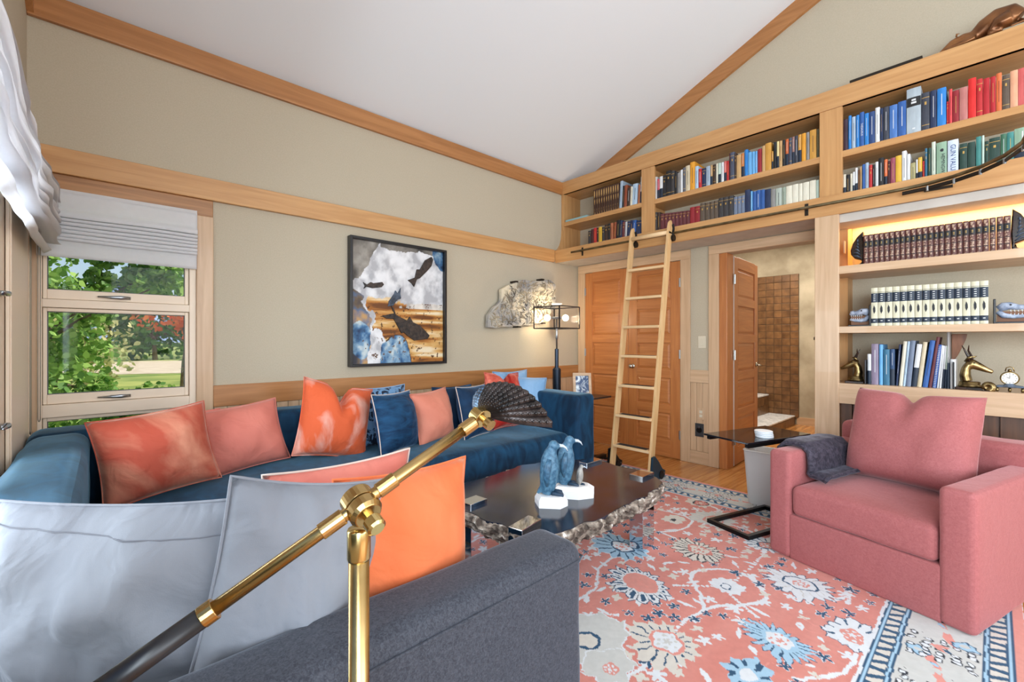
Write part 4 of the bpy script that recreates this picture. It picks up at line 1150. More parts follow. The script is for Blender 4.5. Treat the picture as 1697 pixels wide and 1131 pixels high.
blue = ramp(n2, [(.3, (34, 58, 92)), (.45, (66, 110, 152)), (.6, (130, 164, 190)), (.75, (196, 208, 210))])
rock = ramp(n1, [(.3, (74, 70, 66)), (.5, (130, 124, 116)), (.7, (176, 170, 160))])
C_ = white.copy()
d = gv - (.52 + .22 * (gu - .35) + .16 * (n3 - .5)) * np.where(gu > .33, 1, .0)
m_oc = (gv < .56 + .18 * (n3 - .5) + np.where(gu > .5, -.04, 0) * 1.0) & (gu > .20 + .5 * (n1 - .5) + .35 * np.clip(gv - .45, 0, 1))
C_[m_oc] = ochre[m_oc]
pale = m_oc & (gu > .45) & (gv > .47) & (n1 > .5)
C_[pale] = white[pale] * np.array([1.0, .93, .82])
m_l = (gu < .17 + .30 * (n1 - .5) - .25 * np.clip(gv - .42, 0, 1))  & (gv < .62 - .5 * gu)
C_[m_l] = ramp(n1, [(.3, (60, 60, 70)), (.45, (110, 92, 72)), (.55, (90, 110, 140)), (.7, (190, 150, 100))])[m_l]
m_bl = ((gu - .1) ** 2 / .013 + (gv - .2) ** 2 / .02) < 1 + (n1 - .5)
C_[m_bl] = blue[m_bl]
m_b = ((gu - .45) ** 2 / .030 + (gv + .02) ** 2 / .068) < 1 + 1.2 * (n1 - .5)
C_[m_b] = blue[m_b]
m_e = (((gu - .45) ** 2 / .030 + (gv + .02) ** 2 / .068) < 1.1 + 1.2 * (n1 - .5)) & ~m_b
C_[m_e] = S(78, 54, 40)
m_w = ((gu - .27) ** 2 / .008 + (gv - .12) ** 2 / .03 < 1 + 2.5 * (n1 - .5)) & ~m_b
C_[m_w] = white[m_w]
m_tl = (gu + (1 - gv) * .75 < .32 + .16 * (n1 - .5)) & (gv > .62)
C_[m_tl] = rock[m_tl]
m_top = (gv > .955 - .12 * (n1 - .35)) & (gu > .3)
C_[m_top] = rock[m_top]
m_tr = ((gu - .98) ** 2 + (gv - .93) ** 2 * 1.2) < .012 + .03 * (n1 - .4)
C_[m_tr] = blue[m_tr] * .8
spk = (fbm(gu, gv, 33, 3, 45) > .72) & m_oc
C_[spk] = S(96, 62, 34)
m_br = (gu > .9) & (gv < .1) & (n1 > .42)
C_[m_br] = blue[m_br]
P = np.stack([gx.ravel(), 3.462 - .004 * (n2.ravel() - .5), gz.ravel()], 1)
# grid faces must look towards -Y
so = np_mesh('stone_slab', P, nx, ny, C_.reshape(-1, 3), attr_mat('natural_stone_slab', rough=.55, sheen=0, spec=.4), art, ORG[art.name])
M['fossil'] = noisy('dark_fossil', S(24, 20, 20), S(66, 52, 44), scale=40, rough=.5, bump=.4)
fishes = [[(1.704, 1.419), (1.785, 1.439), (1.821, 1.446), (1.788, 1.509), (1.815, 1.489), (1.835, 1.432), (1.942, 1.388), (1.967, 1.424), (1.999, 1.375), (2.069, 1.348), (2.121, 1.304), (2.168, 1.258), (2.148, 1.229), (2.082, 1.221), (2.011, 1.214), (1.942, 1.257), (1.911, 1.284), (1.887, 1.276), (1.845, 1.348), (1.815, 1.397), (1.75, 1.398)],
 [(1.948, 1.74), (2.018, 1.769), (2.037, 1.844), (2.069, 1.846), (2.121, 1.934), (2.188, 1.974), (2.206, 1.95), (2.188, 1.89), (2.135, 1.832), (2.082, 1.781), (2.069, 1.768), (2.037, 1.754), (2.011, 1.686), (1.986, 1.716)],
 [(1.544, 1.687), (1.576, 1.669), (1.609, 1.693), (1.631, 1.686), (1.71, 1.702), (1.725, 1.682), (1.704, 1.659), (1.626, 1.644), (1.576, 1.653), (1.549, 1.633), (1.56, 1.659)],
 [(1.762, 1.502), (1.771, 1.546), (1.821, 1.614), (1.83, 1.642), (1.851, 1.616), (1.881, 1.668), (1.875, 1.618), (1.883, 1.575), (1.845, 1.561), (1.809, 1.51)]]
for fp, mt in zip(fishes, ('fossil', 'fossil', 'fossil', 'fossilblue')):
    if mt == 'fossilblue': M[mt] = noisy('blue_grey_fossil', S(38, 48, 62), S(78, 92, 110), scale=30, rough=.5)
    MB().prism(fp, 'y', 3.448, 3.464).build('fossil_fish', M[mt], art, bevel=.003)

# fossil slab of tangled twigs
fo = thing('fossil_plant_slab', 'rough cream and grey fossil slab mounted on the wall above the lamp', 'wall art', (3.35, 3.44, 1.34))
out = [(2.819, 1.349), (2.823, 1.476), (2.877, 1.524), (2.945, 1.585), (2.989, 1.624), (2.997, 1.739), (3.059, 1.777), (3.195, 1.828), (3.251, 1.854), (3.346, 1.868), (3.463, 1.866), (3.606, 1.883), (3.648, 1.901), (3.743, 1.907), (3.83, 1.849), (3.819, 1.796), (3.776, 1.749), (3.819, 1.694), (3.841, 1.636), (3.776, 1.559), (3.69, 1.483), (3.565, 1.407), (3.414, 1.383), (3.222, 1.368), (3.024, 1.35), (2.911, 1.338)]
def dense(poly, n, amp, seed):
    L = []
    m_ = len(poly)
    for i in range(m_):
        a, b = Vector(poly[i]), Vector(poly[(i + 1) % m_])
        k = max(1, int((b - a).length / n))
        for q in range(k):
            p = a + (b - a) * q / k
            w = Vector((mnoise.noise(Vector((p.x * 14 + seed, p.y * 14, 0))), mnoise.noise(Vector((p.x * 14, p.y * 14 + seed, 5)))))
            L.append((p.x + amp * w.x, p.y + amp * w.y))
    return L
po = dense(out, .03, .012, 3)[::-1]
M['fossilrock'] = noisy('cream_grey_fossil_rock', S(150, 148, 148), S(226, 212, 184), scale=3.0, rough=.8, detail=5, bump=.8, bscale=40, lo=.38, hi=.58)
MB().prism(po, 'y', 3.405, 3.455).build('rock', M['fossilrock'], fo, bevel=.008)
M['twig'] = noisy('grey_fossil_twig', S(84, 78, 72), S(168, 154, 130), scale=6, rough=.8, lo=.35, hi=.6)
def inside(p, poly):
    c = False
    j = len(poly) - 1
    for i in range(len(poly)):
        if (poly[i][1] > p[1]) != (poly[j][1] > p[1]) and p[0] < (poly[j][0] - poly[i][0]) * (p[1] - poly[i][1]) / (poly[j][1] - poly[i][1]) + poly[i][0]: c = not c
        j = i
    return c
tw = MB(); tw2 = MB()
rs = random.Random(5)
cnt = 0
while cnt < 420:
    x, z = rs.uniform(2.82, 3.84), rs.uniform(1.34, 1.9)
    a = rs.uniform(0, PI)
    l_ = rs.uniform(.025, .06)
    p0 = (x - l_ * math.cos(a), z - l_ * math.sin(a)); p1 = (x + l_ * math.cos(a), z + l_ * math.sin(a))
    if inside(p0, out) and inside(p1, out):
        (tw if rs.random() < .55 else tw2).tube([(p0[0], 3.403, p0[1]), (x + .006 * math.sin(a), 3.398, z), (p1[0], 3.403, p1[1])], [.002, .008, .002], 5)
        cnt += 1
tag(tw.build('fossil_twigs', M['twig'], fo, smooth=True), kind='stuff')
tag(tw2.build('fossil_twigs', M['fossilrock'], fo, smooth=True), kind='stuff')
for x, z in ((3.20, 1.835), (3.60, 1.895), (3.24, 1.36), (3.62, 1.41)):
    MB().box(x - .02, x + .02, 3.396, 3.484, z - .008, z + .008).build('mount_clip', M['iron'], fo)

# ================================================================== RUG
RX0, RX1, RY0, RY1 = 0.55, 3.73, -0.09, 2.95
xs = np.concatenate([np.arange(RX0, 1.2, .025), np.arange(1.2, RX1 + .001, .004)])
ys = np.concatenate([np.arange(RY0, 2.0, .004), np.arange(2.0, RY1 + .001, .02)])
gx, gy = np.meshgrid(xs, ys)
CC = {k: np.array(S(*v)) for k, v in dict(coral=(210, 140, 128), coral2=(198, 120, 108), white=(212, 216, 220), ivory=(206, 200, 190), sky=(156, 190, 212), navy=(38, 76, 106), ink=(40, 44, 52), grey=(194, 194, 190), rose=(214, 140, 128)).items()}
nz1 = fbm(gx * 1.0, gy * 6.0, 2, 4, 2.2)
nzf = fbm(gx, gy, 5, 3, 60)
RC = CC['coral2'][None, None] * (1 - nz1[..., None]) + CC['coral'][None, None] * nz1[..., None]
wob = (fbm(gx, gy, 9, 3, 28) - .5) * .026
wob2 = (fbm(gx, gy, 10, 3, 28) - .5) * .026
def sub(cx, cy, r):
    i0, i1 = np.searchsorted(xs, cx - r), np.searchsorted(xs, cx + r)
    j0, j1 = np.searchsorted(ys, cy - r), np.searchsorted(ys, cy + r)
    return slice(j0, j1), slice(i0, i1)
def local(cx, cy, r, rot):
    sl = sub(cx, cy, r)
    dx = gx[sl] + wob[sl] - cx; dy = gy[sl] + wob2[sl] - cy
    c, s_ = math.cos(rot), math.sin(rot)
    return sl, dx * c + dy * s_, -dx * s_ + dy * c
def paint(sl, mask, col):
    RC[sl][mask] = CC[col] if isinstance(col, str) else col
def ellipse(cx, cy, rx, ry, rot, col):
    sl, a, b = local(cx, cy, max(rx, ry) * 1.2, rot)
    paint(sl, (a / rx) ** 2 + (b / ry) ** 2 < 1, col)
def leafm(cx, cy, L, w, rot, col):
    sl, a, b = local(cx, cy, L * 1.2, rot)
    t_ = np.clip((a / L + 1) / 2, 0, 1)
    paint(sl, (np.abs(a) < L) & (np.abs(b) < w * np.sin(PI * t_) ** .8), col)
def star(cx, cy, r, n, rot, col, k=.45, out=None, oc='white'):
    sl, a, b = local(cx, cy, r * 1.6, rot)
    rho = np.hypot(a, b); ph = np.arctan2(b, a)
    e = r * (k + (1 - k) * np.abs(np.cos(n * ph / 2)) ** 1.6)
    if out: paint(sl, rho < e + out, oc)
    paint(sl, rho < e, col)
def stroke(pts, w, col):
    # smooth Catmull-Rom sampled strip
    P_ = [pts[0]] + list(pts) + [pts[-1]]
    Q = []
    for i in range(1, len(P_) - 2):
        p0, p1, p2, p3 = [np.array(P_[i + k]) for k in (-1, 0, 1, 2)]
        for t_ in np.linspace(0, 1, 14):
            Q.append(.5 * ((2 * p1) + (-p0 + p2) * t_ + (2 * p0 - 5 * p1 + 4 * p2 - p3) * t_ ** 2 + (-p0 + 3 * p1 - 3 * p2 + p3) * t_ ** 3))
    for q in Q:
        ellipse(q[0], q[1], w, w, 0, col)
def palmette(cx, cy, rx, ry, rot, fill, n, tick=None, tw_=.25, t0=.5, t1=.95, outline=None, center='coral', cr=.42, cring=None, inner=None, jag=.16, ink=None):
    sl, a, b = local(cx, cy, max(rx, ry) * 1.35, rot)
    rho = np.hypot(a / rx, b / ry); ph = np.arctan2(b / ry, a / rx)
    s_ = np.abs(np.cos(n * ph / 2))
    e = (1 - jag + jag * s_ ** 1.5) * (1 + .16 * np.cos(ph - rot) + .06 * np.cos(3 * ph + 1))
    pr = np.random.default_rng(int(abs(cx * 1000 + cy * 77))).random(64)
    e = e * (.86 + .26 * pr[(np.floor((ph + PI) * n / (2 * PI)).astype(int)) % 64])
    if outline: paint(sl, rho < e + .05, outline)
    paint(sl, rho < e, fill)
    if tick: paint(sl, (rho > t0) & (rho < t1 * e) & (s_ < tw_), tick)
    if ink: paint(sl, (rho > t0 + .12) & (rho < t1 * e - .12) & (s_ > .8), ink)
    if cring: paint(sl, rho < cr + .06, cring)
    paint(sl, rho < cr * (1 - .08 + .08 * np.cos(5 * ph)), center)
    if inner:
        for k in range(7):
            ellipse(cx + rx * cr * .62 * math.cos(k * .898), cy + ry * cr * .62 * math.sin(k * .898), rx * .055, ry * .055, 0, inner)
        star(cx, cy, min(rx, ry) * cr * .38, 5, rot, inner, .45)
MOT = [(2.502, 1.141), (1.97, 1.187), (1.647, .889), (1.424, 1.087), (2.54, .636), (1.99, .58), (2.234, .882), (2.236, .387), (3.25, 1.464), (3.006, 1.269), (2.807, 1.452), (2.225, 1.467), (1.699, .595), (2.86, .9), (3.0, .6), (3.1, 1.9), (2.7, 1.9), (1.3, .62), (1.2, 1.5), (1.55, .42)]
rs = random.Random(12)
# small blossoms, leaves and tendrils scattered over the field
pts = []
tries = 0
while len(pts) < 480 and tries < 20000:
    tries += 1
    x, y = rs.uniform(RX0 + .45, RX1 - .46), rs.uniform(RY0 + .46, 2.4)
    if min((x - a) ** 2 + (y - b) ** 2 for a, b in MOT) < .021: continue
    if pts and min((x - a) ** 2 + (y - b) ** 2 for a, b in pts) < .0040: continue
    pts.append((x, y))
vines = [[(1.35, .882), (1.539, .874), (1.806, .896), (1.965, .881), (2.068, .933), (2.181, 1.032), (2.272, 1.047), (2.384, .973), (2.411, .877), (2.39, .76)],
 [(1.965, .881), (2.072, .827), (2.15, .755), (2.252, .717), (2.309, .735), (2.435, .855)], [(2.267, .874), (2.644, .873), (2.86, .9)], [(2.059, 1.066), (2.232, .881)], [(2.194, .866), (2.086, .697)],
 [(1.613, 1.306), (1.762, 1.314), (1.923, 1.413), (2.074, 1.431)], [(1.804, .478), (1.877, .417), (1.997, .36), (2.116, .36)], [(2.565, 1.427), (2.703, 1.342), (2.884, 1.358), (2.925, 1.467), (2.909, 1.586)], [(2.565, 1.427), (2.558, 1.311)],
 [(1.35, .882), (1.22, .7), (1.3, .62), (1.5, .6), (1.699, .595)], [(2.86, .9), (3.0, 1.05), (3.006, 1.269)], [(3.006, 1.269), (3.2, 1.3), (3.25, 1.464)], [(2.5, .45), (2.8, .5), (3.0, .6)]]
for v in vines: stroke(v, .0095, 'white')
for k, (x, y) in enumerate(pts):
    q = k % 5
    if q in (0, 3):
        star(x, y, rs.uniform(.022, .032), 5, rs.uniform(0, 6), 'navy', .25, .0035, 'white')
    elif q == 1:
        star(x, y, rs.uniform(.026, .042), 5, rs.uniform(0, 6), 'white', .4)
    elif q == 2:
        leafm(x, y, rs.uniform(.03, .05), .011, rs.uniform(0, 6), 'white')
    else:
        star(x, y, rs.uniform(.02, .03), 4, rs.uniform(0, 6), 'ivory', .5)
        ellipse(x + .045, y + .02, .008, .016, rs.uniform(0, 3), 'white')
for _ in range(60):
    x, y = rs.choice(pts)
    a = rs.uniform(0, 6)
    stroke([(x, y), (x + .05 * math.cos(a), y + .05 * math.sin(a)), (x + .1 * math.cos(a + .5), y + .1 * math.sin(a + .5))], .0035, 'rose')
palmette(2.515, 1.145, .15, .12, 1.4, 'ivory', 20, 'ink', .45, .45, .97, 'ink', 'ivory', .42, 'coral2', 'coral2')
palmette(1.96, 1.185, .165, .13, 1.3, 'white', 16, 'ink', .12, .55, 1.0, 'navy', 'coral', .52, 'rose', 'rose', ink='navy')
palmette(1.65, .88, .15, .135, 1.4, 'ivory', 16, 'navy', .28, .5, .92, None, 'white', .42, 'rose', 'grey')
palmette(1.424, 1.1, .17, .16, .4, 'grey', 12, None, .2, .5, .9, 'white', 'ivory', .28, 'navy', None, jag=.1)
palmette(1.36, .95, .10, .10, .4, 'grey', 6, None, .2, .5, .9, 'white', 'coral', .3, 'grey', 'white', jag=.2)
palmette(2.53, .645, .165, .135, 1.5, 'white', 18, 'grey', .2, .5, .95, 'navy', 'coral', .26, 'white', 'white', jag=.24)
sl, a, b = local(2.53, .645, .2, 1.5)
r_ = np.hypot(a / .165, b / .135); paint(sl, (r_ > .40) & (r_ < .46), 'navy')
palmette(1.99, .58, .145, .10, 1.35, 'sky', 20, 'navy', .35, .5, .98, 'navy', 'white', .42, 'sky', 'coral', jag=.3)
palmette(2.234, .882, .075, .075, 0, 'white', 10, None, .2, .5, .9, None, 'white', .3, 'navy', None)
palmette(2.236, .387, .13, .10, .2, 'white', 12, 'navy', .3, .6, .98, 'navy', 'coral', .4, 'white', 'white')
palmette(3.25, 1.464, .11, .10, .2, 'ivory', 10, None, .3, .6, .98, None, 'coral2', .5, 'ink', 'ivory')
palmette(3.006, 1.269, .16, .14, .2, 'grey', 18, 'ivory', .3, .5, .98, None, 'ivory', .4, 'rose', 'coral')
palmette(2.807, 1.452, .08, .07, .2, 'ivory', 10, None, .3, .6, .98, None, 'ink', .3, 'ivory', None)
palmette(2.225, 1.467, .17, .13, 1.3, 'sky', 16, 'navy', .35, .5, .98, 'white', 'white', .4, 'navy', 'coral')
palmette(1.699, .595, .09, .08, .2, 'sky', 8, 'navy', .5, .5, .98, None, 'white', .4, None, None)
palmette(2.86, .9, .12, .11, .2, 'white', 14, 'navy', .3, .5, .98, None, 'coral', .4, 'navy', 'white')
palmette(3.0, .6, .15, .13, .2, 'ivory', 16, 'navy', .3, .5, .98, None, 'coral', .4, 'white', 'white')
palmette(3.1, 1.9, .15, .13, .2, 'ivory', 16, 'ink', .3, .5, .98, None, 'coral', .4, 'white', 'white')
palmette(2.7, 1.9, .15, .13, .2, 'white', 16, 'ink', .3, .5, .98, None, 'coral', .4, 'navy', 'white')
palmette(1.3, .62, .13, .12, .2, 'white', 14, 'navy', .3, .5, .98, 'navy', 'coral', .4, None, 'white')
palmette(1.55, .42, .14, .09, .2, 'white', 12, 'navy', .3, .5, .98, None, 'coral', .4, None, 'white')
# border on all four sides
dist = np.minimum(np.minimum(gx - RX0, RX1 - gx), np.minimum(gy - RY0, RY1 - gy)) + wob * .18
alongx = np.minimum(gy - RY0, RY1 - gy) < np.minimum(gx - RX0, RX1 - gx)
sl_ = np.where(alongx, gx, gy)
full = (slice(None), slice(None))
def band(a, b, col): paint(full, (dist >= a) & (dist < b), col)
band(-1, .428, 'white')
band(0.0, .034, 'coral'); band(.034, .118, 'navy'); band(.052, .10, 'navy'); band(.042, .050, 'sky'); band(.104, .112, 'sky')
band(.118, .336, 'grey'); band(.336, .416, 'navy'); band(.344, .352, 'sky'); band(.402, .410, 'sky')
def teeth(c, hw):
    t_ = (dist - c) / hw
    per = .052
    ph = (sl_ / per + .16 * t_) % 1.0
    # alternate upright and inverted bell-shaped cells
    cell = np.floor(sl_ / per + .16 * t_)
    w_ = .5 - .13 * np.where(cell % 2 == 0, t_, -t_) - .22
    paint(full, (np.abs(t_) < .86) & (np.abs(ph - .5) < w_), 'ivory')
teeth(.077, .025); teeth(.377, .024)
# motifs of the main border
def on_border(s_, dd, side):
    return (s_, RY0 + dd) if side == 0 else (RX1 - dd, s_)
for side, s0, s1 in ((0, 1.2, RX1 - .3), (1, RY0 + .35, 2.3)):
    k = 0
    s_ = s0
    while s_ < s1:
        if k % 2 == 0:
            x, y = on_border(s_, .227, side)
            for q in range(-2, 3):
                xx, yy = on_border(s_ + q * .035, .227 + .01 * q, side)
                leafm(xx, yy, .05, .012, .35 + (PI / 2 if side else 0), 'rose')
            ellipse(x, y, .02, .012, .4, 'grey'); ellipse(x + .04, y + .015, .016, .01, .4, 'sky')
            x, y = on_border(s_ + .11, .29, side)
            star(x, y, .034, 6, .2, 'sky', .7, .006, 'navy'); ellipse(x, y, .014, .014, 0, 'grey')
            x, y = on_border(s_ - .08, .165, side)
            star(x, y, .034, 6, .2, 'sky', .7, .006, 'navy'); ellipse(x, y, .014, .014, 0, 'grey')
        else:
            for q in range(7):
                for w_ in range(5):
                    if (q + w_) % 2 == 0 or rs.random() < .35:
                        x, y = on_border(s_ - .09 + q * .027 + rs.uniform(-.006, .006), .145 + w_ * .042 + rs.uniform(-.006, .006), side)
                        ellipse(x, y, .013, .016, rs.uniform(0, 3), 'ink'); ellipse(x, y, .0085, .011, rs.uniform(0, 3), 'white')
            x, y = on_border(s_, .235, side)
            leafm(x, y, .03, .010, 1.0, 'coral'); leafm(x + .02, y, .03, .010, 2.0, 'coral'); ellipse(x + .005, y - .03, .009, .014, 0, 'navy')
        a0 = on_border(s_ - .1, .13, side); a1 = on_border(s_, .20, side); a2 = on_border(s_ + .12, .32, side)
        stroke([a0, a1, a2], .0022, 'ink')
        s_ += .17; k += 1
RC *= (.93 + .14 * nzf)[..., None]
rug = thing('persian_rug', 'coral and blue floral wool rug with a patterned border', 'rug', ((RX0 + RX1) / 2, (RY0 + RY1) / 2, 0))
Pz = .011 + .0012 * (nzf - .5)
P = np.stack([gx.ravel(), gy.ravel(), Pz.ravel()], 1)
np_mesh('pile', P, len(xs) - 1, len(ys) - 1, RC.reshape(-1, 3), attr_mat('rug_wool', rough=.95, sheen=.15, spec=.1), rug, ORG[rug.name])
MB().box(RX0, RX1, RY0, RY1, .0005, .0095).build('backing', plain('rug_backing', S(150, 84, 74), .95), rug)

# ================================================================== SECTIONAL SOFA
NV = velvet('navy_velvet', S(8, 38, 62), S(20, 68, 100), S(150, 196, 220), scale=7, stretch=(1.6, 1.0, .6), sheen=.5)
NV2 = velvet('navy_velvet_shaded', S(50, 52, 60), S(76, 78, 86), S(190, 200, 215), scale=160, sheen=.45, bscale=180, bump=.3)  # same velvet as the sofa; the near arm's shaded look is in the colour
sofa = thing('sectional_sofa', 'navy velvet corner sofa filling the corner under the window', 'sofa', (1.4, 2.9, 0))
ZB = .75
MB().rbox(-.28, 3.14, 2.50, 3.40, .05, .235, .02).build('base', NV, sofa, smooth=True)
MB().rbox(-.28, .95, .99, 2.50, .05, .235, .02).build('base', NV, sofa, smooth=True)
MB().rbox(.0, 2.935, 2.42, 3.20, .22, .43, .075, crown=.02, nz=.012, ns=3.5).build('seat_cushion', NV, sofa, smooth=True)
MB().rbox(-.06, 1.0, .99, 2.43, .22, .43, .075, crown=.02, nz=.012, ns=3.5).build('seat_cushion', NV, sofa, smooth=True)
MB().rbox(-.285, 3.0, 3.16, 3.425, .05, ZB, .06, nz=.006).build('back', NV, sofa, smooth=True)
MB().rbox(-.285, -.05, 1.42, 3.2, .05, ZB, .07, nz=.006).build('back', NV, sofa, smooth=True)
MB().rbox(2.93, 3.172, 2.36, 3.425, .04, .752, .045, nz=.004).build('arm', NV, sofa, smooth=True)
na = MB().rbox(-.285, 1.05, .815, 1.005, .04, .62, .05, nz=.003).build('arm', NV2, sofa, smooth=True)
na['label'] = 'end arm of the same velvet, coloured as shaded'
MB().tube([(-.27, .814, .572), (.3, .813, .572), (1.01, .814, .572), (1.044, .825, .572), (1.051, .90, .572)], .004, 6).build('piping', NV2, na, smooth=True)
for x, y in ((-.2, .9), (.9, .9), (-.2, 3.3), (3.05, 3.3), (3.05, 2.45), (.8, 2.5)):
    MB().tube([(x, y, .011 if y < 2.9 and x > .55 else 0), (x, y, .05)], .025, 10).build('foot', M['blackmatte'], sofa)

# ================================================================== PILLOWS
def pillow(label, w, h, t, loc, yaw, lean, roll, mat, chop=0.0, pipe=None, seed=0, wr=.006, group='cushions on the corner sofa', n=22, seam=None):
    """upright cushion: local x width, z height, front to -y; lean tilts the top towards +y, roll turns it in its own plane"""
    root = thing('cushion', label, 'cushion', loc, 0, group)
    R = Matrix.Rotation(yaw, 4, 'Z') @ Matrix.Rotation(-lean, 4, 'X') @ Matrix.Rotation(roll, 4, 'Y')
    root.matrix_world = Matrix.Translation(Vector(loc)) @ R
    def shape(u, v, side):
        x = w / 2 * u * (1 - .07 * (1 - v * v))
        z = h / 2 * v * (1 - .07 * (1 - u * u))
        k = max(0.0, (1 - u * u) * (1 - v * v)) ** .58
        th = t * .72 * k
        if chop:
            c = math.exp(-(u / .20) ** 2)
            z -= chop * c * max(0, v + .1) ** 1.3
            th *= 1 - .45 * c * max(0, v)
        e = mnoise.noise(Vector((u * 1.7 + seed, v * 1.7, seed * 2.3))) * wr * 2.2 + mnoise.noise(Vector((u * 5 + seed, v * 3.0 + u * 2, seed))) * wr
        cw = abs(u * v)
        e += .010 * math.sin(9 * (abs(u) - abs(v)) + seed) * cw * (1 - cw) * t / .18
        e *= k ** .7
        return Vector((x, side * (th + e), z + h / 2))
    mb = MB()
    mb.grid(lambda a, b: shape(2 * a - 1, 2 * b - 1, -1), n, n)
    g2 = MB().grid(lambda a, b: shape(1 - 2 * a, 2 * b - 1, 1), n, n)
    mb.add(g2.v, g2.f)
    o = mb.build('cover', mat, root, local=True, smooth=True, merge=True)
    per = [shape(-1 + 2 * k / n, -1, 1) for k in range(n)] + [shape(1, -1 + 2 * k / n, 1) for k in range(n)] + [shape(1 - 2 * k / n, 1, 1) for k in range(n)] + [shape(-1, 1 - 2 * k / n, 1) for k in range(n + 1)]
    MB().tube(per, .0035, 6, cap=False).build('piping', pipe or mat, root, local=True, smooth=True)
    if seam:
        sp_ = [shape(-.97 + 1.94 * k / 24, seam(-.97 + 1.94 * k / 24), -1) + Vector((0, -.0005, 0)) for k in range(25)]
        MB().tube(sp_, .0016, 6).build('seam', M['seamthread'], root, local=True, smooth=True)
    return root
V_ = {}
M['seamthread'] = plain('grey_seam_thread', S(112, 114, 122), .9)
V_['coral'] = velvet('coral_striated_velvet', S(186, 84, 64), S(222, 150, 122), S(255, 220, 200), scale=2.2, stretch=(1, 1, 1), sheen=.5, lo=.42, hi=.60, crease=.35)
V_['salmon'] = velvet('salmon_cotton', S(206, 118, 104), S(218, 132, 116), S(255, 220, 210), scale=2, sheen=.3, crease=.35)
V_['orange'] = velvet('orange_silk_velvet', S(216, 96, 56), S(226, 164, 146), S(255, 230, 220), scale=4.0, sheen=.4, stretch=(1, 1, .6), lo=.48, hi=.62, crease=.35)
V_['navyq'] = velvet('navy_quilted_velvet', S(12, 40, 70), S(30, 78, 116), S(140, 180, 220), scale=6, stretch=(1, 1, 3), sheen=.4, bump=.6, bscale=24, crease=.35)
V_['navy'] = velvet('navy_plain_velvet', S(14, 38, 64), S(24, 62, 96), S(140, 180, 220), scale=4, sheen=.35, crease=.35)
V_['peach'] = velvet('peach_cotton', S(214, 130, 108), S(224, 144, 120), S(255, 225, 210), scale=2, sheen=.3, crease=.35)
V_['red'] = velvet('red_crushed_velvet', S(170, 34, 26), S(222, 120, 98), S(255, 200, 190), scale=7, sheen=.4, lo=.45, hi=.68, crease=.35)
V_['sky'] = velvet('sky_blue_velvet', S(122, 164, 204), S(152, 188, 222), S(230, 240, 255), scale=3, sheen=.4, crease=.35)
V_['grey'] = velvet('dove_grey_suede', S(128, 131, 139), S(142, 145, 152), S(240, 244, 255), scale=2.2, sheen=.35, bscale=400, crease=.35)
V_['tang'] = velvet('tangerine_velvet', S(216, 106, 60), S(228, 128, 84), S(255, 220, 190), scale=2.0, sheen=.45, crease=.35)
V_['bluepat'] = velvet('dark_blue_print', S(30, 40, 60), S(110, 150, 190), S(220, 230, 255), scale=14, sheen=.2, lo=.48, hi=.54, crease=.35)
V_['ltpipe'] = plain('pale_piping', S(214, 196, 184), .8)
SZ = .435
# along the back wall, left to right
pillow('large striated coral velvet cushion at the window end of the sofa', .48, .43, .20, (.235, 2.80, SZ + .01), .10, .30, -.12, V_['coral'], seed=1)
pillow('small salmon cushion corner peeking out under the window frame', .30, .34, .12, (.36, 3.09, .47), .0, .10, .0, V_['salmon'], seed=2)
pillow('plain salmon cushion between the coral and orange velvet cushions', .50, .40, .18, (.63, 3.0, SZ + .01), .10, .36, -.10, V_['salmon'], seed=3)
pillow('bright orange velvet cushion with a deep crease in its top', .50, .50, .20, (1.09, 2.93, SZ + .01), .12, .22, .25, V_['orange'], chop=.12, seed=4)
pillow('dark blue printed cushion mostly hidden behind the orange velvet cushion', .44, .44, .13, (1.52, 3.06, SZ), .1, .10, 0, V_['bluepat'], pipe=V_['sky'], seed=5)
pillow('quilted navy cushion with pale piping beside the orange cushion', .42, .42, .16, (1.54, 2.82, SZ), .42, .22, .02, V_['navyq'], pipe=V_['ltpipe'], seed=6)
pillow('peach cushion between the two navy cushions', .42, .40, .16, (1.90, 2.90, SZ), .30, .22, -.04, V_['peach'], seed=7)
pillow('dark navy cushion with ribbed face right of the peach cushion', .46, .42, .16, (2.26, 2.83, SZ), .34, .22, .02, V_['navy'], pipe=V_['ltpipe'], seed=8)
pillow('navy cushion corner showing behind the peach cushion', .40, .40, .14, (2.16, 3.05, SZ), .0, .10, 0, V_['navy'], seed=9)
pillow('crushed red velvet cushion behind the shell lamp shade', .50, .50, .18, (2.64, 2.92, SZ), .20, .18, .06, V_['red'], chop=.12, seed=10)
pillow('sky blue cushion corner showing behind the red velvet cushion', .44, .48, .10, (2.84, 3.08, .45), .0, .06, 0, V_['sky'], seed=11)
pillow('sky blue cushion leaning against the far sofa arm', .46, .46, .14, (2.80, 2.93, SZ), -.55, .20, .10, V_['sky'], seed=12)
# along the near arm, seen from behind
pillow('large dove grey cushion at the lower left, nearest the camera', .58, .48, .15, (.03, 1.275, .385), -.70, .04, .0, V_['grey'], seed=13, wr=.022, seam=lambda u: .84 - .10 * (u + 1) ** 1.6 / 2)
pillow('dove grey cushion leaning between the big grey and the tangerine cushion', .38, .48, .13, (.28, 1.065, .415), .02, .06, .22, V_['grey'], seed=14, wr=.02)
pillow('coral cushion peeking out above the grey cushions', .44, .42, .14, (.53, 1.36, SZ), .0, -.10, .0, V_['salmon'], seed=15, pipe=V_['ltpipe'])
pillow('tangerine velvet cushion inside the near sofa arm', .42, .44, .15, (.615, 1.10, .415), .03, .06, .04, V_['tang'], seed=16)

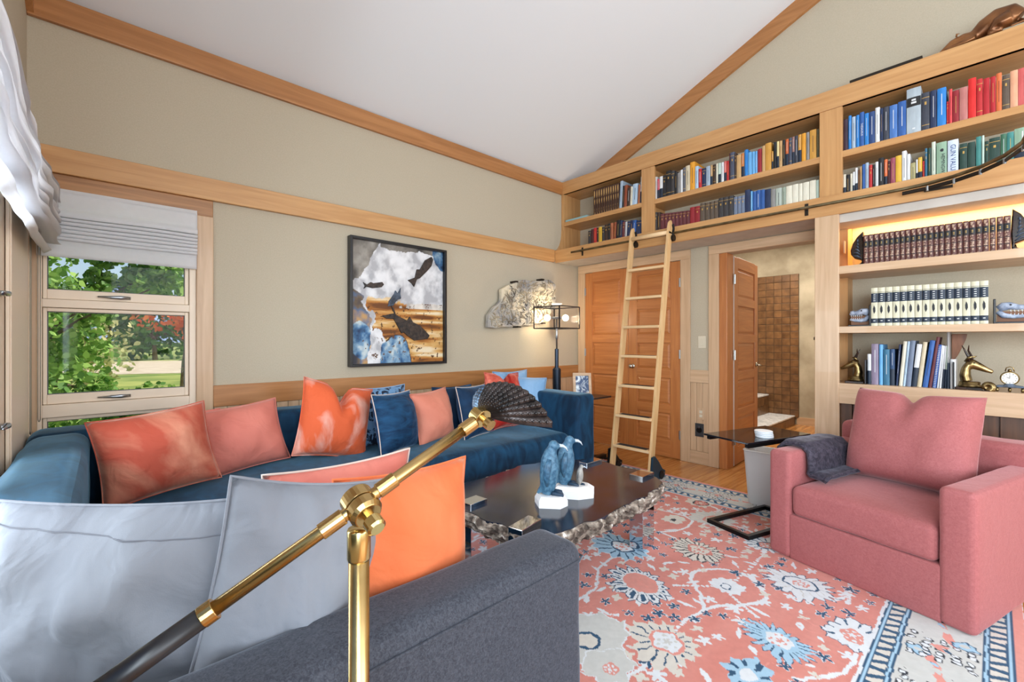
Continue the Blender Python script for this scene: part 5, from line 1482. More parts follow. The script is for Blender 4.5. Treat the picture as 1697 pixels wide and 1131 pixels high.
# ================================================================== COFFEE TABLE
tb = thing('stone_coffee_table', 'black polished stone coffee table with a rough live edge', 'coffee table', (1.85, 1.6, 0.011))
outl = [(1.35, 1.98), (1.503, 1.987), (1.736, 1.996), (1.918, 2.036), (2.059, 2.005), (2.21, 1.95), (2.358, 1.862), (2.415, 1.729), (2.385, 1.612), (2.40, 1.54), (2.404, 1.425), (2.335, 1.29), (2.245, 1.229), (2.139, 1.221), (2.015, 1.203), (1.899, 1.204), (1.76, 1.193), (1.628, 1.187), (1.512, 1.208), (1.40, 1.21), (1.30, 1.24), (1.265, 1.31), (1.262, 1.42), (1.235, 1.51), (1.245, 1.648), (1.27, 1.80)]
dn = dense(outl[::-1], .013, .018, 7)
cx_, cy_ = 1.83, 1.6
M['stone'] = noisy('polished_black_stone', S(16, 20, 32), S(36, 42, 58), scale=7, rough=.14, detail=8, spec=.6)
M['rough'] = noisy('rough_speckled_rock', S(74, 62, 54), S(160, 146, 132), scale=26, rough=.85, detail=8, bump=1.0, lo=.4, hi=.6, c3=S(226, 220, 212), bump_dist=.02)
N_ = len(dn)
mb = MB(); mb.add([(x, y, .42) for x, y in dn], [tuple(range(N_))] if True else [])
mb.add([(x, y, .405) for x, y in dn], [tuple(range(N_ - 1, -1, -1))])
mb.f += [(i, N_ + i, N_ + (i + 1) % N_, (i + 1) % N_) for i in range(N_)]
def fixn(o):
    bm = bmesh.new(); bm.from_mesh(o.data); bmesh.ops.recalc_face_normals(bm, faces=bm.faces); bm.to_mesh(o.data); bm.free(); return o
fixn(mb.build('table_top', M['stone'], tb))
V, F = [], []
lev = [(.418, -.002), (.413, .008), (.405, .014), (.396, .018), (.387, .014), (.378, .010), (.369, .008), (.36, .004), (.351, -.004), (.342, -.012), (.333, -.024), (.325, -.035), (.312, -.07)]
for k, (z, o_) in enumerate(lev):
    for i, (x, y) in enumerate(dn):
        d_ = Vector((x - cx_, y - cy_)).normalized()
        w = mnoise.noise(Vector((x * 22, y * 22, z * 30))) * .018 + mnoise.noise(Vector((x * 70, y * 70, z * 70))) * .022
        if k == 0: w = 0
        V.append((x + d_.x * (o_ + w), y + d_.y * (o_ + w), z + (.008 * mnoise.noise(Vector((x * 30, y * 30, 9 + k))) if k else 0)))
for k in range(len(lev) - 1):
    for i in range(N_):
        j = (i + 1) % N_
        F.append((k * N_ + i, k * N_ + j, (k + 1) * N_ + j, (k + 1) * N_ + i))
F.append(tuple((len(lev) - 1) * N_ + i for i in range(N_)))
fixn(MB().add(V, F).build('rough_edge', M['rough'], tb))
M['mirror'] = plain('polished_steel_mirror', S(210, 214, 220), .04, 1.0)
for x0, x1, y0, y1, a in ((1.245, 1.395, 1.315, 1.385, .2), (1.27, 1.38, 1.675, 1.755, .1), (2.24, 2.40, 1.735, 1.80, 0), (2.25, 2.385, 1.352, 1.437, .05)):
    c = Vector(((x0 + x1) / 2, (y0 + y1) / 2, .2245))
    MB().obox(c, (math.cos(a) * (x1 - x0) / 2, math.sin(a) * (x1 - x0) / 2, 0), (-math.sin(a) * (y1 - y0) / 2, math.cos(a) * (y1 - y0) / 2, 0), (0, 0, .2125)).build('mirror_leg', M['mirror'], tb, bevel=.002)

# ================================================================== PENGUINS
M['pengblue'] = noisy('blue_grey_carved_stone', S(46, 88, 116), S(84, 126, 152), scale=60, rough=.45, detail=3, bump=.25, bscale=120)
M['penggrey'] = noisy('grey_carved_stone', S(120, 118, 114), S(176, 172, 166), scale=26, rough=.6, bump=.4)
M['quartz'] = plain('white_stone', S(232, 232, 234), .45)
M['pengdark'] = noisy('darker_blue_stone', S(38, 74, 100), S(64, 106, 134), scale=60, rough=.45, bump=.25)
M['beak'] = plain('pale_beak', S(196, 206, 214), .4)
def penguin_parts(t, c, s, yaw, mat, big=True):
    """standing carved penguin, looks to local +x"""
    cs, sn = math.cos(yaw), math.sin(yaw)
    def P(x, y, z): return (c[0] + s * (x * cs - y * sn), c[1] + s * (x * sn + y * cs), c[2] + s * z)
    b = MB()
    b.tube([P(-.012, 0, .004), P(-.008, 0, .03), P(-.004, 0, .07), P(0, 0, .11), P(.0, 0, .145), P(.004, 0, .175), P(.014, 0, .198), P(.024, 0, .210)], [s * r for r in (.022, .032, .039, .041, .037, .027, .019, .010)], 18, sq=.95)
    b.ball(P(.016, 0, .202), s * .0225, 12, 8)
    b.tube([P(.016, 0, .202), P(.042, 0, .200)], [s * .017, s * .009], 12)
    b.tube([P(-.03, 0, .03), P(-.05, 0, .006)], [s * .014, s * .006], 8)
    remesh(b.build('body', mat, t), .0035 * (1 if big else .6), 3)
    MB().tube([P(.034, 0, .202), P(.054, 0, .201), P(.067, 0, .193), P(.075, 0, .180)], [s * q for q in (.009, .0065, .004, .001)], 7).build('beak', M['beak'], t, smooth=True)
    for k in (-1, 1):
        f = MB().tube([P(-.004, k * .037, .155), P(-.012, k * .043, .125), P(-.018, k * .044, .085), P(-.014, k * .041, .045)], [s * q for q in (.008, .015, .014, .004)], 10, sq=.38, up=(-sn * 0 + cs, sn, 0))
        f.build('flipper', M['pengdark'] if big else mat, t, smooth=True)
        for q in (-1, 0, 1):
            MB().tube([P(.008, k * .018, .012), P(.040, k * .018 + q * .008, .007), P(.054, k * .018 + q * .012, .004)], [s * .009, s * .006, s * .004], 7).build('toe', M['toe'], t, smooth=True)
M['toe'] = plain('dark_blue_toe', S(34, 58, 80), .4)
yawp = math.radians(-42)
pb = [(-.055, -.05), (.045, -.062), (.085, -.02), (.08, .045), (.01, .06), (-.07, .04)]
def faceted(c, pts, h, k, mat, t, name='stone_base'):
    cs, sn = math.cos(yawp), math.sin(yawp)
    n = len(pts)
    V = []
    for z, f in ((0, 1.0), (h * .62, 1.0), (h, k)):
        for q, (x, y) in enumerate(pts):
            x, y = x * f, y * f
            zz = z + (.006 * math.sin(q * 2.1) if z > 0 and z < h else 0)
            V.append((c[0] + x * cs - y * sn, c[1] + x * sn + y * cs, c[2] + zz))
    F = [tuple(range(n - 1, -1, -1)), tuple(range(2 * n, 3 * n))]
    for r_ in (0, n):
        for i in range(n):
            j = (i + 1) % n
            F.append((r_ + i, r_ + j, r_ + n + j, r_ + n + i))
    return fixn(MB().add(V, F).build(name, mat, t))
p1 = (1.585, 1.452, .42)
t = thing('penguin_figurine', 'blue stone penguin figurine standing alone on a white block', 'figurine', p1, 0, 'penguin figurines on the coffee table')
faceted(p1, pb, .05, .82, M['quartz'], t)
penguin_parts(t, (p1[0], p1[1], p1[2] + .048), 1.17, yawp, M['pengblue'])
p2 = (1.765, 1.475, .42)
t = thing('penguin_figurine', 'blue stone penguin with a small grey chick on a white block', 'figurine', p2, 0, 'penguin figurines on the coffee table')
pb2 = [(-.095, -.05), (.03, -.08), (.11, -.055), (.128, .02), (.065, .07), (-.07, .066)]
faceted(p2, pb2, .055, .74, M['quartz'], t)
penguin_parts(t, (p2[0] - .02, p2[1] + .01, p2[2] + .053), 1.12, yawp, M['pengblue'])
penguin_parts(t, (p2[0] + .03, p2[1] - .04, p2[2] + .053), .46, yawp, M['penggrey'], big=False)

# ================================================================== BRASS FLOOR LAMP
lp = thing('brass_floor_lamp', 'brass swing-arm floor lamp with a dark shell shade in the foreground', 'floor lamp', (.271, .620, 0))
px_, py_ = .271, .620
MB().lathe([(.13, 0), (.13, .012), (.12, .02), (.03, .03), (.017, .045)], (px_, py_, 0), 32).build('base', M['brass'], lp, smooth=False)
MB().lathe([(.0145, 0), (.0145, .86)], (px_, py_, .045), 24).build('post', M['brass'], lp, smooth=True)
MB().lathe([(.0155, 0), (.0165, .003), (.0165, .042), (.0155, .045)], (px_, py_, .895), 24).build('collar', M['brass_pale'], lp, smooth=True)
A0, AJ, A1 = Vector((.09, .644, .879)), Vector((.274, .617, .975)), Vector((.462, .577, 1.083))
dirn = (A1 - A0).normalized()
AJ = A0 + dirn * (AJ - A0).dot(dirn)
AE = A0 - dirn * .16
side = Vector((.62, -.78, 0)).normalized()
side = (side - dirn * side.dot(dirn)).normalized()
jt = MB().tube([AJ + Vector((0, 0, -.004)) - side * .020, AJ + Vector((0, 0, -.004)) - side * .001], [.0235, .0235], 28)
jt.tube([AJ + Vector((0, 0, -.004)) + side * .001, AJ + Vector((0, 0, -.004)) + side * .016, AJ + Vector((0, 0, -.004)) + side * .022], [.0235, .0235, .019], 28)
j = jt.build('joint', M['brass'], lp, smooth=False, bevel=.001)
kb = AJ + Vector((0, 0, -.004)) + side * .022
MB().tube([kb, kb + side * .008, kb + side * .010, kb + side * .024, kb + side * .027], [.008, .008, .0135, .0135, .010], 20).build('knob', M['brass_pale'], j)
MB().tube([A0, A1 - dirn * .012], .0092, 16).build('arm', M['brass'], lp, smooth=True)
for q, e in ((AJ - dirn * .028, AJ - dirn * .062), (AJ + dirn * .026, AJ + dirn * .056), (A1 - dirn * .014, A1 - dirn * .040)):
    MB().tube([q, e], .0115, 18).build('sleeve', M['brass'], lp, bevel=.001)
MB().tube([A0 + dirn * .012, A0 - dirn * .004], .0135, 18).build('handle_ring', M['brass'], lp, bevel=.001)
MB().tube([A0 - dirn * .004, AE], .0128, 18).build('handle', plain('black_handle', S(26, 26, 30), .35), lp, smooth=True)
hj = A1
MB().tube([hj - side * .014, hj + side * .006], .0165, 24).build('shade_joint', M['brass_pale'], lp, bevel=.001)
MB().tube([hj + side * .006, hj + side * .014, hj + side * .015, hj + side * .026], [.0055, .0055, .0095, .0095], 18).build('shade_knob', M['brass'], lp)
# scallop shell shade: ribs fanning out of the hinge, bowl bulging towards the room
M['shell'] = noisy('dark_patinated_shell', S(22, 18, 18), S(58, 48, 46), scale=40, rough=.38, metal=.35)
M['shellglint'] = noisy('blue_highlight_tone', S(40, 62, 88), S(120, 146, 170), scale=40, rough=.4, metal=.3)  # bluish highlight on the upper left ribs, put into their colour
R_ = Vector((.7355, -.6775, 0))
U_ = Vector((0, 0, 1))
Nn = -Vector((.6775, .7355, 0))
sc0 = hj + Vector((.006, .012, .0))
NR = 15
def shellp(t_, s_):
    # t_ across the fan 0..1, s_ along the rib 0..1
    th = math.radians(-10 + 120 * t_)
    rr = .130 - .100 * t_ ** .75
    rib = abs(math.sin(PI * NR * t_))
    rad = rr * s_ * (1 - .03 * (1 - rib))
    th2 = th + 1.1 * t_ * (1 - .45 * t_) * (1 - s_) ** 1.2
    bul = .045 * math.sin(PI * (.12 + .80 * s_)) * (1 - .35 * (2 * t_ - 1) ** 2) +   .0075 * rib * s_ + .0014 * math.sin(60 * s_) * rib * s_
    return sc0 + R_ * (rad * math.cos(th2)) + U_ * (rad * math.sin(th2)) + Nn * (bul - .03)
sm = MB().grid(lambda a, b: shellp(a, .06 + .94 * b), NR * 8, 36)
so_ = sm.build('shell_shade', M['shell'], lp, smooth=True)
md = so_.modifiers.new('thick', 'SOLIDIFY'); md.thickness = .003
for k in range(NR + 1):
    t_ = min(.999, (k + .5) / NR)
    if k == NR: break
    rb = MB()
    for q in range(14):
        s_ = .35 + .65 * q / 13
        rb.ball(shellp(t_, s_) + Nn * .002, .0016 + .0018 * s_, 6, 4)
    rb.build('rib_beads', M['shellglint'] if t_ > .72 else M['shell'], so_, smooth=True)

# ================================================================== SIDE TABLE WITH LAMP BY THE FAR ARM
st = thing('side_table', 'dark metal side table beside the far sofa arm', 'side table', (3.6, 2.95, 0))
MB().box(3.215, 3.84, 2.66, 3.40, .630, .648).build('table_top', M['darktop'] if 'darktop' in M else plain('dark_walnut_top', S(46, 34, 30), .3), st, bevel=.003)
MB().box(3.23, 3.80, 2.68, 3.38, 0.0, .018).build('foot_plate', M['black'], st, bevel=.003)
for x, y in ((3.25, 3.36), (3.78, 3.36)):
    MB().box(x - .015, x + .015, y - .015, y + .015, .018, .63).build('leg', M['black'], st, bevel=.002)
MB().box(3.24, 3.80, 2.69, 2.73, .018, .05).build('front_bar', M['black'], st)

tl = thing('table_lamp', 'dark column table lamp with a clear glass box shade', 'table lamp', (3.605, 3.20, .648))
lx_, ly_ = 3.605, 3.20
M['bluesteel'] = plain('blued_steel', S(44, 54, 68), .3, .7)
MB().lathe([(.075, 0), (.075, .010), (.045, .014), (.045, .26), (.036, .266), (.036, .275)], (lx_, ly_, .648), 24).build('base_column', M['bluesteel'], tl, smooth=False)
MB().lathe([(.021, 0), (.021, .20), (.010, .205)], (lx_, ly_, .923), 20).build('stem', M['bluesteel'], tl)
MB().lathe([(.009, 0), (.009, .10), (.018, .11), (.012, .16), (.012, .33), (.035, .335), (.035, .34)], (lx_, ly_, 1.128), 16).build('upper_stem', M['steel'], tl, smooth=True)
MB().lathe([(.01, 0), (.055, .006), (.06, .016), (.01, .018)], (lx_, ly_, 1.60), 20).build('finial', M['quartz'], tl, smooth=True)
# glass box turned 45 degrees to the walls: four black corner posts and rims
hw = .245
cornr = [(lx_ + hw * math.cos(a), ly_ + hw * math.sin(a)) for a in (math.radians(228), math.radians(318), math.radians(48), math.radians(138))]
z0, z1 = 1.345, 1.575
gs = MB()
for k in range(4):
    a, b = cornr[k], cornr[(k + 1) % 4]
    for z in (z0, z1):
        MB().bar((a[0], a[1], z), (b[0], b[1], z), .011, .011).build('shade_rim', M['blackmatte'], tl)
    MB().bar((a[0], a[1], z0), (a[0], a[1], z1), .011, .011).build('shade_post', M['blackmatte'], tl)
    d_ = (Vector(b) - Vector(a)) * .02
    MB().bar((a[0] + d_.x, a[1] + d_.y, (z0 + z1) / 2), (b[0] - d_.x, b[1] - d_.y, (z0 + z1) / 2), .003, z1 - z0 - .01).build('glass_panel', M['glass'], tl)
M['bulb'] = plain('glowing_bulb', S(255, 236, 200), .4, emit=(1.0, .82, .55), es=14)
for k, (dx, dy) in enumerate(((-.075, .07), (.07, -.065))):
    b_ = MB().tube([(lx_, ly_, 1.46), (lx_ + dx * .5, ly_ + dy * .5, 1.46)], .014, 12).build('socket', M['steel'], tl)
    MB().ball((lx_ + dx, ly_ + dy, 1.46), .034, 16, 10).build('bulb', M['bulb'], tl, smooth=True)
    light('table_lamp_bulb', 'POINT', (lx_ + dx, ly_ + dy, 1.46), 24, (1.0, .80, .52), radius=.036)
pf = thing('photo_frame', 'pale wooden photo frame with a blue picture beside the table lamp', 'photo frame', (3.62, 2.86, .648))
pf.rotation_euler = (math.radians(-12), 0, math.radians(-42))
fw_, fh_ = .19, .235
for a in ((-fw_ / 2, -fw_ / 2 + .028, 0, fh_), (fw_ / 2 - .028, fw_ / 2, 0, fh_), (-fw_ / 2 + .028, fw_ / 2 - .028, 0, .03), (-fw_ / 2 + .028, fw_ / 2 - .028, fh_ - .03, fh_)):
    MB().box(a[0], a[1], -.009, .009, a[2], a[3]).build('frame_side', M['pale_x'], pf, local=True, bevel=.002)
MB().box(-fw_ / 2 + .028, fw_ / 2 - .028, .0, .006, .03, fh_ - .03).build('picture', noisy('blue_photo', S(24, 62, 110), S(226, 236, 242), scale=9, rough=.3, distort=2.5, lo=.45, hi=.62), pf, local=True)
MB().box(-.02, .02, .009, .013, .01, .17).build('easel_back', M['blackmatte'], pf, local=True)
tr = thing('silver_dish', 'small pale dish with trinkets on the side table by the photo frame', 'dish', (3.42, 2.86, .648))
MB().lathe([(.03, 0), (.06, .01), (.075, .022), (.07, .024), (.05, .012)], (3.42, 2.86, .648), 20).build('dish', M['knob'], tr, smooth=True)
for k in range(4):
    MB().ball((3.40 + .016 * k, 2.85 + .02 * (k % 2), .668), .009, 8, 6).build('trinket', M['white'], tr, smooth=True)

# ================================================================== ARMCHAIR
CH = velvet('rose_red_chenille', S(158, 90, 90), S(174, 104, 104), S(255, 210, 210), scale=90, crease=.12, cscale=5, sheen=.4, bscale=150, bump=.4, lo=.3, hi=.75)
ac = thing('armchair', 'rose red chenille armchair with a creased back cushion', 'armchair', (3.13, .335, .011), math.radians(-105.8))
def L(name, mat=CH, parent=None, **k):
    return lambda m_: m_.build(name, mat, parent or ac, local=True, smooth=True, **k)
L('base')(MB().rbox(-.32, .32, -.452, .42, .0, .245, .012))
for s_ in (-1, 1):
    a, b = sorted((s_ * .31, s_ * .432))
    L('arm')(MB().rbox(a, b, -.46, .42, .0, .585, .028, nz=.002, ns=14))
L('seat_cushion')(MB().rbox(-.306, .306, -.458, .22, .245, .405, .032, crown=.022, nz=.004, ns=8))
L('back')(MB().rbox(-.43, .43, .27, .46, .0, .69, .04, nz=.003, ns=10))
def shape(u, v, side, w=.55, h=.52, t=.24):
    x = w / 2 * u * (1 - .03 * (1 - v * v)); z = h / 2 * v * (1 - .05 * (1 - u * u))
    k = max(0.0, (1 - u ** 4) * (1 - v ** 4)) ** .5
    c = math.exp(-(u / .16) ** 2)
    z -= .055 * c * max(0, v) ** 2
    th = t / 2 * k * (1 - .5 * c * max(0, v) ** 2) + .018 * (1 if abs(u) < 1 and abs(v) < 1 else 1) * (k > 0)
    th += mnoise.noise(Vector((u * 2.5, v * 2.5, 4))) * .010 * k
    y = side * th
    lean = .30
    return Vector((x, y * math.cos(lean) + (z + h / 2) * math.sin(lean) + .03, .42 + (z + h / 2) * math.cos(lean) - y * math.sin(lean)))
mb = MB().grid(lambda a, b: shape(2 * a - 1, 2 * b - 1, -1), 30, 26)
g2 = MB().grid(lambda a, b: shape(1 - 2 * a, 2 * b - 1, 1), 30, 26)
mb.add(g2.v, g2.f)
L('back_cushion', merge=True)(mb)
# throw folded over the left arm
tv = velvet('dark_plum_throw', S(40, 38, 48), S(76, 70, 82), S(200, 200, 215), scale=40, sheen=.3, bscale=120, bump=.5)
th_ = thing('folded_throw', 'dark slate velvet throw draped over the left arm of the armchair', 'throw', (3.13, .335, .011), math.radians(-105.8))
path = [(-.447, .44), (-.449, .52), (-.447, .575), (-.425, .600), (-.37, .606), (-.315, .600), (-.294, .575), (-.288, .52), (-.285, .46), (-.272, .447), (-.22, .447), (-.185, .440)]
def thr(u, v):
    q = u * (len(path) - 1); i = min(int(q), len(path) - 2); f = q - i
    x = path[i][0] * (1 - f) + path[i + 1][0] * f; z = path[i][1] * (1 - f) + path[i + 1][1] * f
    y = -.36 + .42 * v + .03 * math.sin(u * 3)
    w = mnoise.noise(Vector((u * 5, v * 6, 2))) * .005
    e = 1 - (2 * v - 1) ** 8
    nx_, nz_ = (-1, 0) if u < .22 else ((0, 1) if u < .52 else (1, .2) if u < .75 else (0, 1))
    k = .006 + .018 * e + w
    return (x + nx_ * k, y, z + nz_ * k)
o = MB().grid(thr, 44, 26).build('cloth', tv, th_, local=True, smooth=True)
md = o.modifiers.new('thick', 'SOLIDIFY'); md.thickness = .016; md.offset = -1
MB().tube([thr(1.0, k / 16) for k in range(17)], .010, 8).build('hem', tv, th_, local=True, smooth=True)

# ================================================================== C-SHAPED SIDE TABLE, COASTERS, BIN
ct = thing('c_side_table', 'black glass topped c-shaped side table next to the armchair', 'side table', (3.17, 1.06, .011), math.radians(-16.8))
M['blackglass'] = plain('black_glass', S(16, 18, 24), .06, 0, .7)
MB().box(-.31, .31, -.165, .155, .577, .589).build('glass_top', M['blackglass'], ct, local=True, bevel=.003)
fr = MB()
MB().box(-.29, .29, -.155, -.13, .553, .577).build('top_bar', M['black'], ct, local=True)
MB().box(-.29, .29, .12, .145, .553, .577).build('top_bar', M['black'], ct, local=True)
for y in (-.1425, .1325):
    if y < 0: MB().box(.265, .29, y - .0125, y + .0125, .0, .553).build('upright', M['black'], ct, local=True)
    MB().box(-.29, .29, y - .0125, y + .0125, .0, .025).build('floor_bar', M['black'], ct, local=True)
MB().box(-.29, -.265, -.13, .12, .0, .025).build('floor_bar', M['black'], ct, local=True)
MB().box(.265, .29, -.13, .12, .0, .025).build('floor_bar', M['black'], ct, local=True)
for k in range(4):
    c = thing('coaster', 'round white stone coaster, %s in the stack on the glass table' % ['lowest', 'second from bottom', 'third from bottom', 'topmost'][k], 'coaster', (3.085 + .002 * (k % 2), .985 + .002 * k, .600 + .0105 * k), 0, 'stacked coasters')
    MB().lathe([(.048, 0), (.052, .002), (.052, .008), (.048, .010)], (3.085 + .002 * (k % 2), .985 + .002 * k, .600 + .0105 * k), 28).build('disc', M['quartz'], c)
    MB().lathe([(.0523, 0), (.0523, .002)], (3.085 + .002 * (k % 2), .985 + .002 * k, .604 + .0105 * k), 28).build('rim_band', plain('blue_grey_rim', S(150, 176, 196), .5), c)
bn = thing('waste_bin', 'frosted pale tapered waste bin behind the glass side table', 'bin', (3.60, 1.13, .011))
fm = plain('frosted_acrylic', S(226, 226, 224), .35, alpha=.72)
def rr(hw_, hd_, n=6, r=.03):
    L_ = []
    for cx, cy, a0 in ((hw_ - r, hd_ - r, 0), (-hw_ + r, hd_ - r, 90), (-hw_ + r, -hd_ + r, 180), (hw_ - r, -hd_ + r, 270)):
        for k in range(n + 1):
            a = math.radians(a0 + 90 * k / n); L_.append((cx + r * math.cos(a), cy + r * math.sin(a)))
    return L_
b0, b1 = rr(.085, .11), rr(.105, .135)
n = len(b0)
V = [(3.60 + x, 1.13 + y, .011) for x, y in b0] + [(3.60 + x, 1.13 + y, .40) for x, y in b1] + [(3.60 + x * .95, 1.13 + y * .95, .40) for x, y in b1] + [(3.60 + x * .95, 1.13 + y * .95, .018) for x, y in b0]
F = [tuple(range(n - 1, -1, -1)), tuple(range(3 * n, 4 * n))]
for r_ in (0, n, 2 * n):
    for i in range(n):
        F.append((r_ + i, r_ + (i + 1) % n, r_ + n + (i + 1) % n, r_ + n + i))
MB().add(V, F).build('bin_body', fm, bn)
rp = [(3.60 + x, 1.13 + y, .402) for x, y in b1]
MB().tube(rp + rp[:1], .005, 6, cap=False).build('bin_rim', M['white'], bn, smooth=True)

# ================================================================== GARDEN OUTSIDE THE WINDOW
M['grass'] = noisy('meadow_grass', S(104, 132, 48), S(176, 182, 92), scale=.5, rough=.95, detail=8, lo=.35, hi=.65)
tag(MB().box(-400, 400, 3.9, 900, -.6, -.4).build('lawn', M['grass'], None, origin=(0, 100, -.4)), 'sunlit green and straw meadow outside the window', 'lawn', kind='stuff')
M['gravel'] = noisy('pale_gravel', S(196, 176, 142), S(222, 206, 176), scale=2, rough=.95)
tag(MB().prism([(-3, 30), (6, 26), (12, 30), (10, 42), (2, 46), (-4, 38)], 'z', -.4, -.38).build('gravel_drive', M['gravel'], None), 'pale gravel drive crossing the meadow outside', 'driveway')
# mountain ridge, the blue of distance haze put into its colour
V, F = [], []
nn = 60
for k in range(nn + 1):
    x = -500 + 1000 * k / nn
    hgt = 70 + 45 * mnoise.noise(Vector((x * .004, 2, 0))) + 14 * mnoise.noise(Vector((x * .02, 5, 0)))
    V += [(x, 560, -.4), (x, 640, hgt * .6), (x, 760, hgt), (x, 880, -.4)]
for k in range(nn):
    for q in range(3):
        F.append((k * 4 + q, k * 4 + 4 + q, k * 4 + 5 + q, k * 4 + 1 + q))
tag(MB().add(V, F).build('mountain_ridge', noisy('haze_blue_slope', S(126, 150, 178), S(150, 172, 196), scale=.02, rough=1.0), None, smooth=True), 'mountain ridge painted haze blue on the horizon outside', 'mountain')

def leaf_mat(name, c1, c2):
    m, n, l, p = newmat(name)
    a = n.new('ShaderNodeAttribute'); a.attribute_name = 'col'
    l.new(a.outputs['Color'], p.inputs['Base Color'])
    p.inputs['Roughness'].default_value = .6
    tl_ = n.new('ShaderNodeBsdfTranslucent'); l.new(a.outputs['Color'], tl_.inputs[0])
    mx = n.new('ShaderNodeMixShader'); mx.inputs[0].default_value = .35
    l.new(p.outputs[0], mx.inputs[1]); l.new(tl_.outputs[0], mx.inputs[2]); l.new(mx.outputs[0], n['Material Output'].inputs[0])
    m['c1'] = c1; m['c2'] = c2
    return m
def leaves(name, centers, radii, per, size, mat, parent, seed, aspect=.75, needle=False, dirs=None):
    r = np.random.default_rng(seed)
    C0 = np.repeat(np.array(centers, float), per, 0); R0 = np.repeat(np.array(radii, float).reshape(len(centers), -1), per, 0)
    n = len(C0)
    d = r.normal(size=(n, 3)); d /= np.linalg.norm(d, axis=1)[:, None]
    pos = C0 + d * R0 * r.random((n, 1)) ** .4
    a = r.normal(size=(n, 3)); a /= np.linalg.norm(a, axis=1)[:, None]
    b = np.cross(a, r.normal(size=(n, 3))); b /= np.linalg.norm(b, axis=1)[:, None]
    s = size * (.6 + .8 * r.random((n, 1)))
    a *= s; b *= s * aspect
    nrm = np.cross(a, b); nrm /= np.linalg.norm(nrm, axis=1)[:, None]
    # each leaf: 6-gon folded a little along its midrib
    V = np.stack([pos - a, pos - a * .35 + b, pos + a * .45 + b * .8, pos + a * 1.15 + nrm * s * .2, pos + a * .45 - b * .8, pos - a * .35 - b], 1).reshape(-1, 3)
    F = (np.arange(n) * 6)[:, None] + np.arange(6)[None]
    me = bpy.data.meshes.new(name)
    off = np.array(ORG[parent.name])
    me.vertices.add(len(V)); me.vertices.foreach_set('co', (V - off).astype(np.float32).ravel())
    me.loops.add(F.size); me.loops.foreach_set('vertex_index', F.ravel().astype(np.int32))
    me.polygons.add(n); me.polygons.foreach_set('loop_start', np.arange(0, n * 6, 6, dtype=np.int32)); me.polygons.foreach_set('loop_total', np.full(n, 6, dtype=np.int32))
    me.update(calc_edges=True)
    c1, c2 = np.array(mat['c1'][:]), np.array(mat['c2'][:])
    t_ = r.random((n, 1))
    col = np.repeat(c1 * (1 - t_) + c2 * t_, 6, 0)
    ca = me.color_attributes.new('col', 'FLOAT_COLOR', 'POINT')
    ca.data.foreach_set('color', np.concatenate([col, np.ones((len(col), 1))], 1).astype(np.float32).ravel())
    me.materials.append(mat)
    o = bpy.data.objects.new(name, me); COL.objects.link(o); o.parent = parent
    tag(o, kind='stuff')
    return o
M['bark'] = noisy('grey_bark', S(84, 70, 54), S(140, 122, 98), scale=14, rough=.95)
LM = leaf_mat('bright_leaf', S(78, 132, 50), S(168, 206, 100))
LM2 = leaf_mat('dark_leaf', S(44, 86, 36), S(98, 140, 66))
LM3 = leaf_mat('olive_leaf', S(140, 148, 84), S(206, 200, 140))
LM4 = leaf_mat('needle', S(46, 86, 52), S(104, 140, 88))
LM5 = leaf_mat('orange_leaf', S(220, 90, 40), S(240, 140, 80))
def tree(name, label, base, centers, radii, per, size, mat, seed, group=None, trunk=.07, aspect=.75):
    t = thing(name, label, 'tree' if 'shrub' not in name else 'shrub', base, 0, group)
    leaves('foliage', centers, radii, per, size, mat, t, seed, aspect)
    top = np.mean(np.array(centers), 0)
    MB().tube([base, (base[0] * .7 + top[0] * .3, base[1], (base[2] + top[2]) / 2), tuple(top)], [trunk, trunk * .7, trunk * .25], 9).build('trunk', M['bark'], t, smooth=True)
    mb = MB()
    for c in centers[:: max(1, len(centers) // 14)]:
        m_ = Vector(base) * .3 + Vector(top) * .7
        mb.tube([m_, (m_ + Vector(c)) / 2 + Vector((0, 0, .08)), c], [trunk * .35, trunk * .22, trunk * .08], 6)
    mb.build('branches', M['bark'], t, smooth=True)
    return t
rs = random.Random(3)
cs_ = []; rd = []
def addc(x, y, z, r): cs_.append((x, y, z)); rd.append(r)
for k in range(70):       # dense left side, floor to above the window
    addc(rs.uniform(-2.2, -.05), rs.uniform(5.6, 7.2), rs.uniform(-.1, 2.6), rs.uniform(.22, .36))
for k in range(14):       # branch across the upper pane
    addc(rs.uniform(-.1, .62), rs.uniform(5.8, 6.8), rs.uniform(1.85, 2.4), rs.uniform(.12, .22))
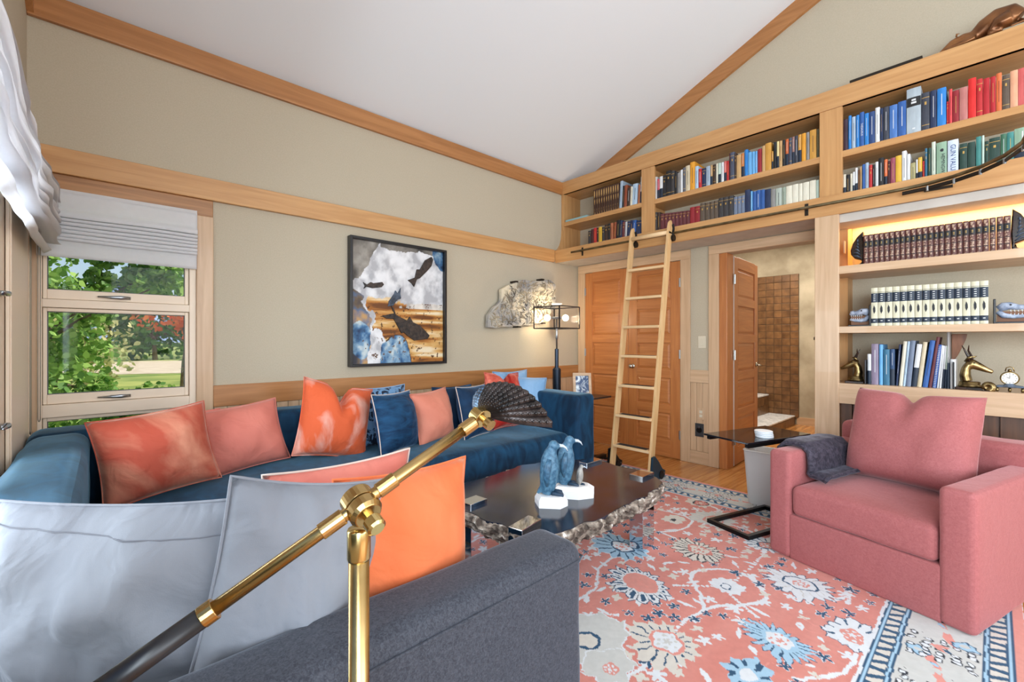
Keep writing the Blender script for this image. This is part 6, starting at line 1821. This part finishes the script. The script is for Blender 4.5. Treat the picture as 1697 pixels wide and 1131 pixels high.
for k in range(16):       # low spray reaching right
    addc(rs.uniform(-.1, .48), rs.uniform(5.4, 6.4), rs.uniform(.1, .75), rs.uniform(.12, .22))
tree('aspen_tree', 'leafy bright green tree close outside the window', (-1.3, 6.5, -.4), cs_, rd, 230, .032, LM, 1)
cs_ = []; rd = []
for k in range(40):       # spruce boughs at the right of the view
    h_ = rs.uniform(.0, 3.2); a = rs.uniform(0, 6.28); q = (3.4 - h_) * .22 * rs.uniform(.5, 1.0)
    addc(1.38 + q * math.cos(a), 7.4 + q * math.sin(a), h_ - .1, .2)
tree('spruce_tree', 'dark green spruce boughs reaching in from the right outside', (1.38, 7.4, -.4), cs_, rd, 90, .05, LM4, 2, trunk=.06, aspect=.12)
cs_ = [(1.5 + rs.uniform(-.7, .7), 14.5 + rs.uniform(-.4, .4), 1.6 + rs.uniform(-.45, .55)) for k in range(10)]
tree('orange_shrub', 'orange leaved shrub with dark twigs in the middle distance outside', (1.5, 14.5, -.4), cs_, [.35] * 10, 40, .07, LM5, 4, trunk=.05)
cs_ = [(-1.0 + rs.uniform(-1.6, 1.6), 20 + rs.uniform(-.8, .8), .7 + rs.uniform(-.8, 1.0)) for k in range(26)]
tree('olive_shrub', 'round pale olive shrub standing in the meadow outside', (-1.0, 20, -.4), cs_, [.6] * 26, 60, .08, LM3, 5, trunk=.08)
for k, (x, y, hh, m_, lab) in enumerate(((-9, 46, 7, LM2, 'leftmost dark green tree at the far edge of the meadow'), (-2.5, 52, 6, LM, 'light green tree behind the olive shrub outside'), (3.2, 48, 5.5, LM2, 'dark rounded tree beside the gravel drive outside'), (8.5, 55, 7, LM, 'tall yellow green tree at the right of the meadow'), (14.0, 50, 7, LM2, 'rightmost dark tree far across the meadow'), (0.5, 70, 9, LM2, 'distant dark tree standing behind the other meadow trees'))):
    cs_ = [(x + rs.uniform(-2.2, 2.2), y + rs.uniform(-1, 1), .2 + rs.uniform(0, 1) ** .8 * (hh - 1)) for q in range(26)]
    tree('meadow_tree', lab, (x, y, -.4), cs_, [1.1] * 26, 50, .22, m_, 20 + k, 'trees across the meadow', trunk=.2)
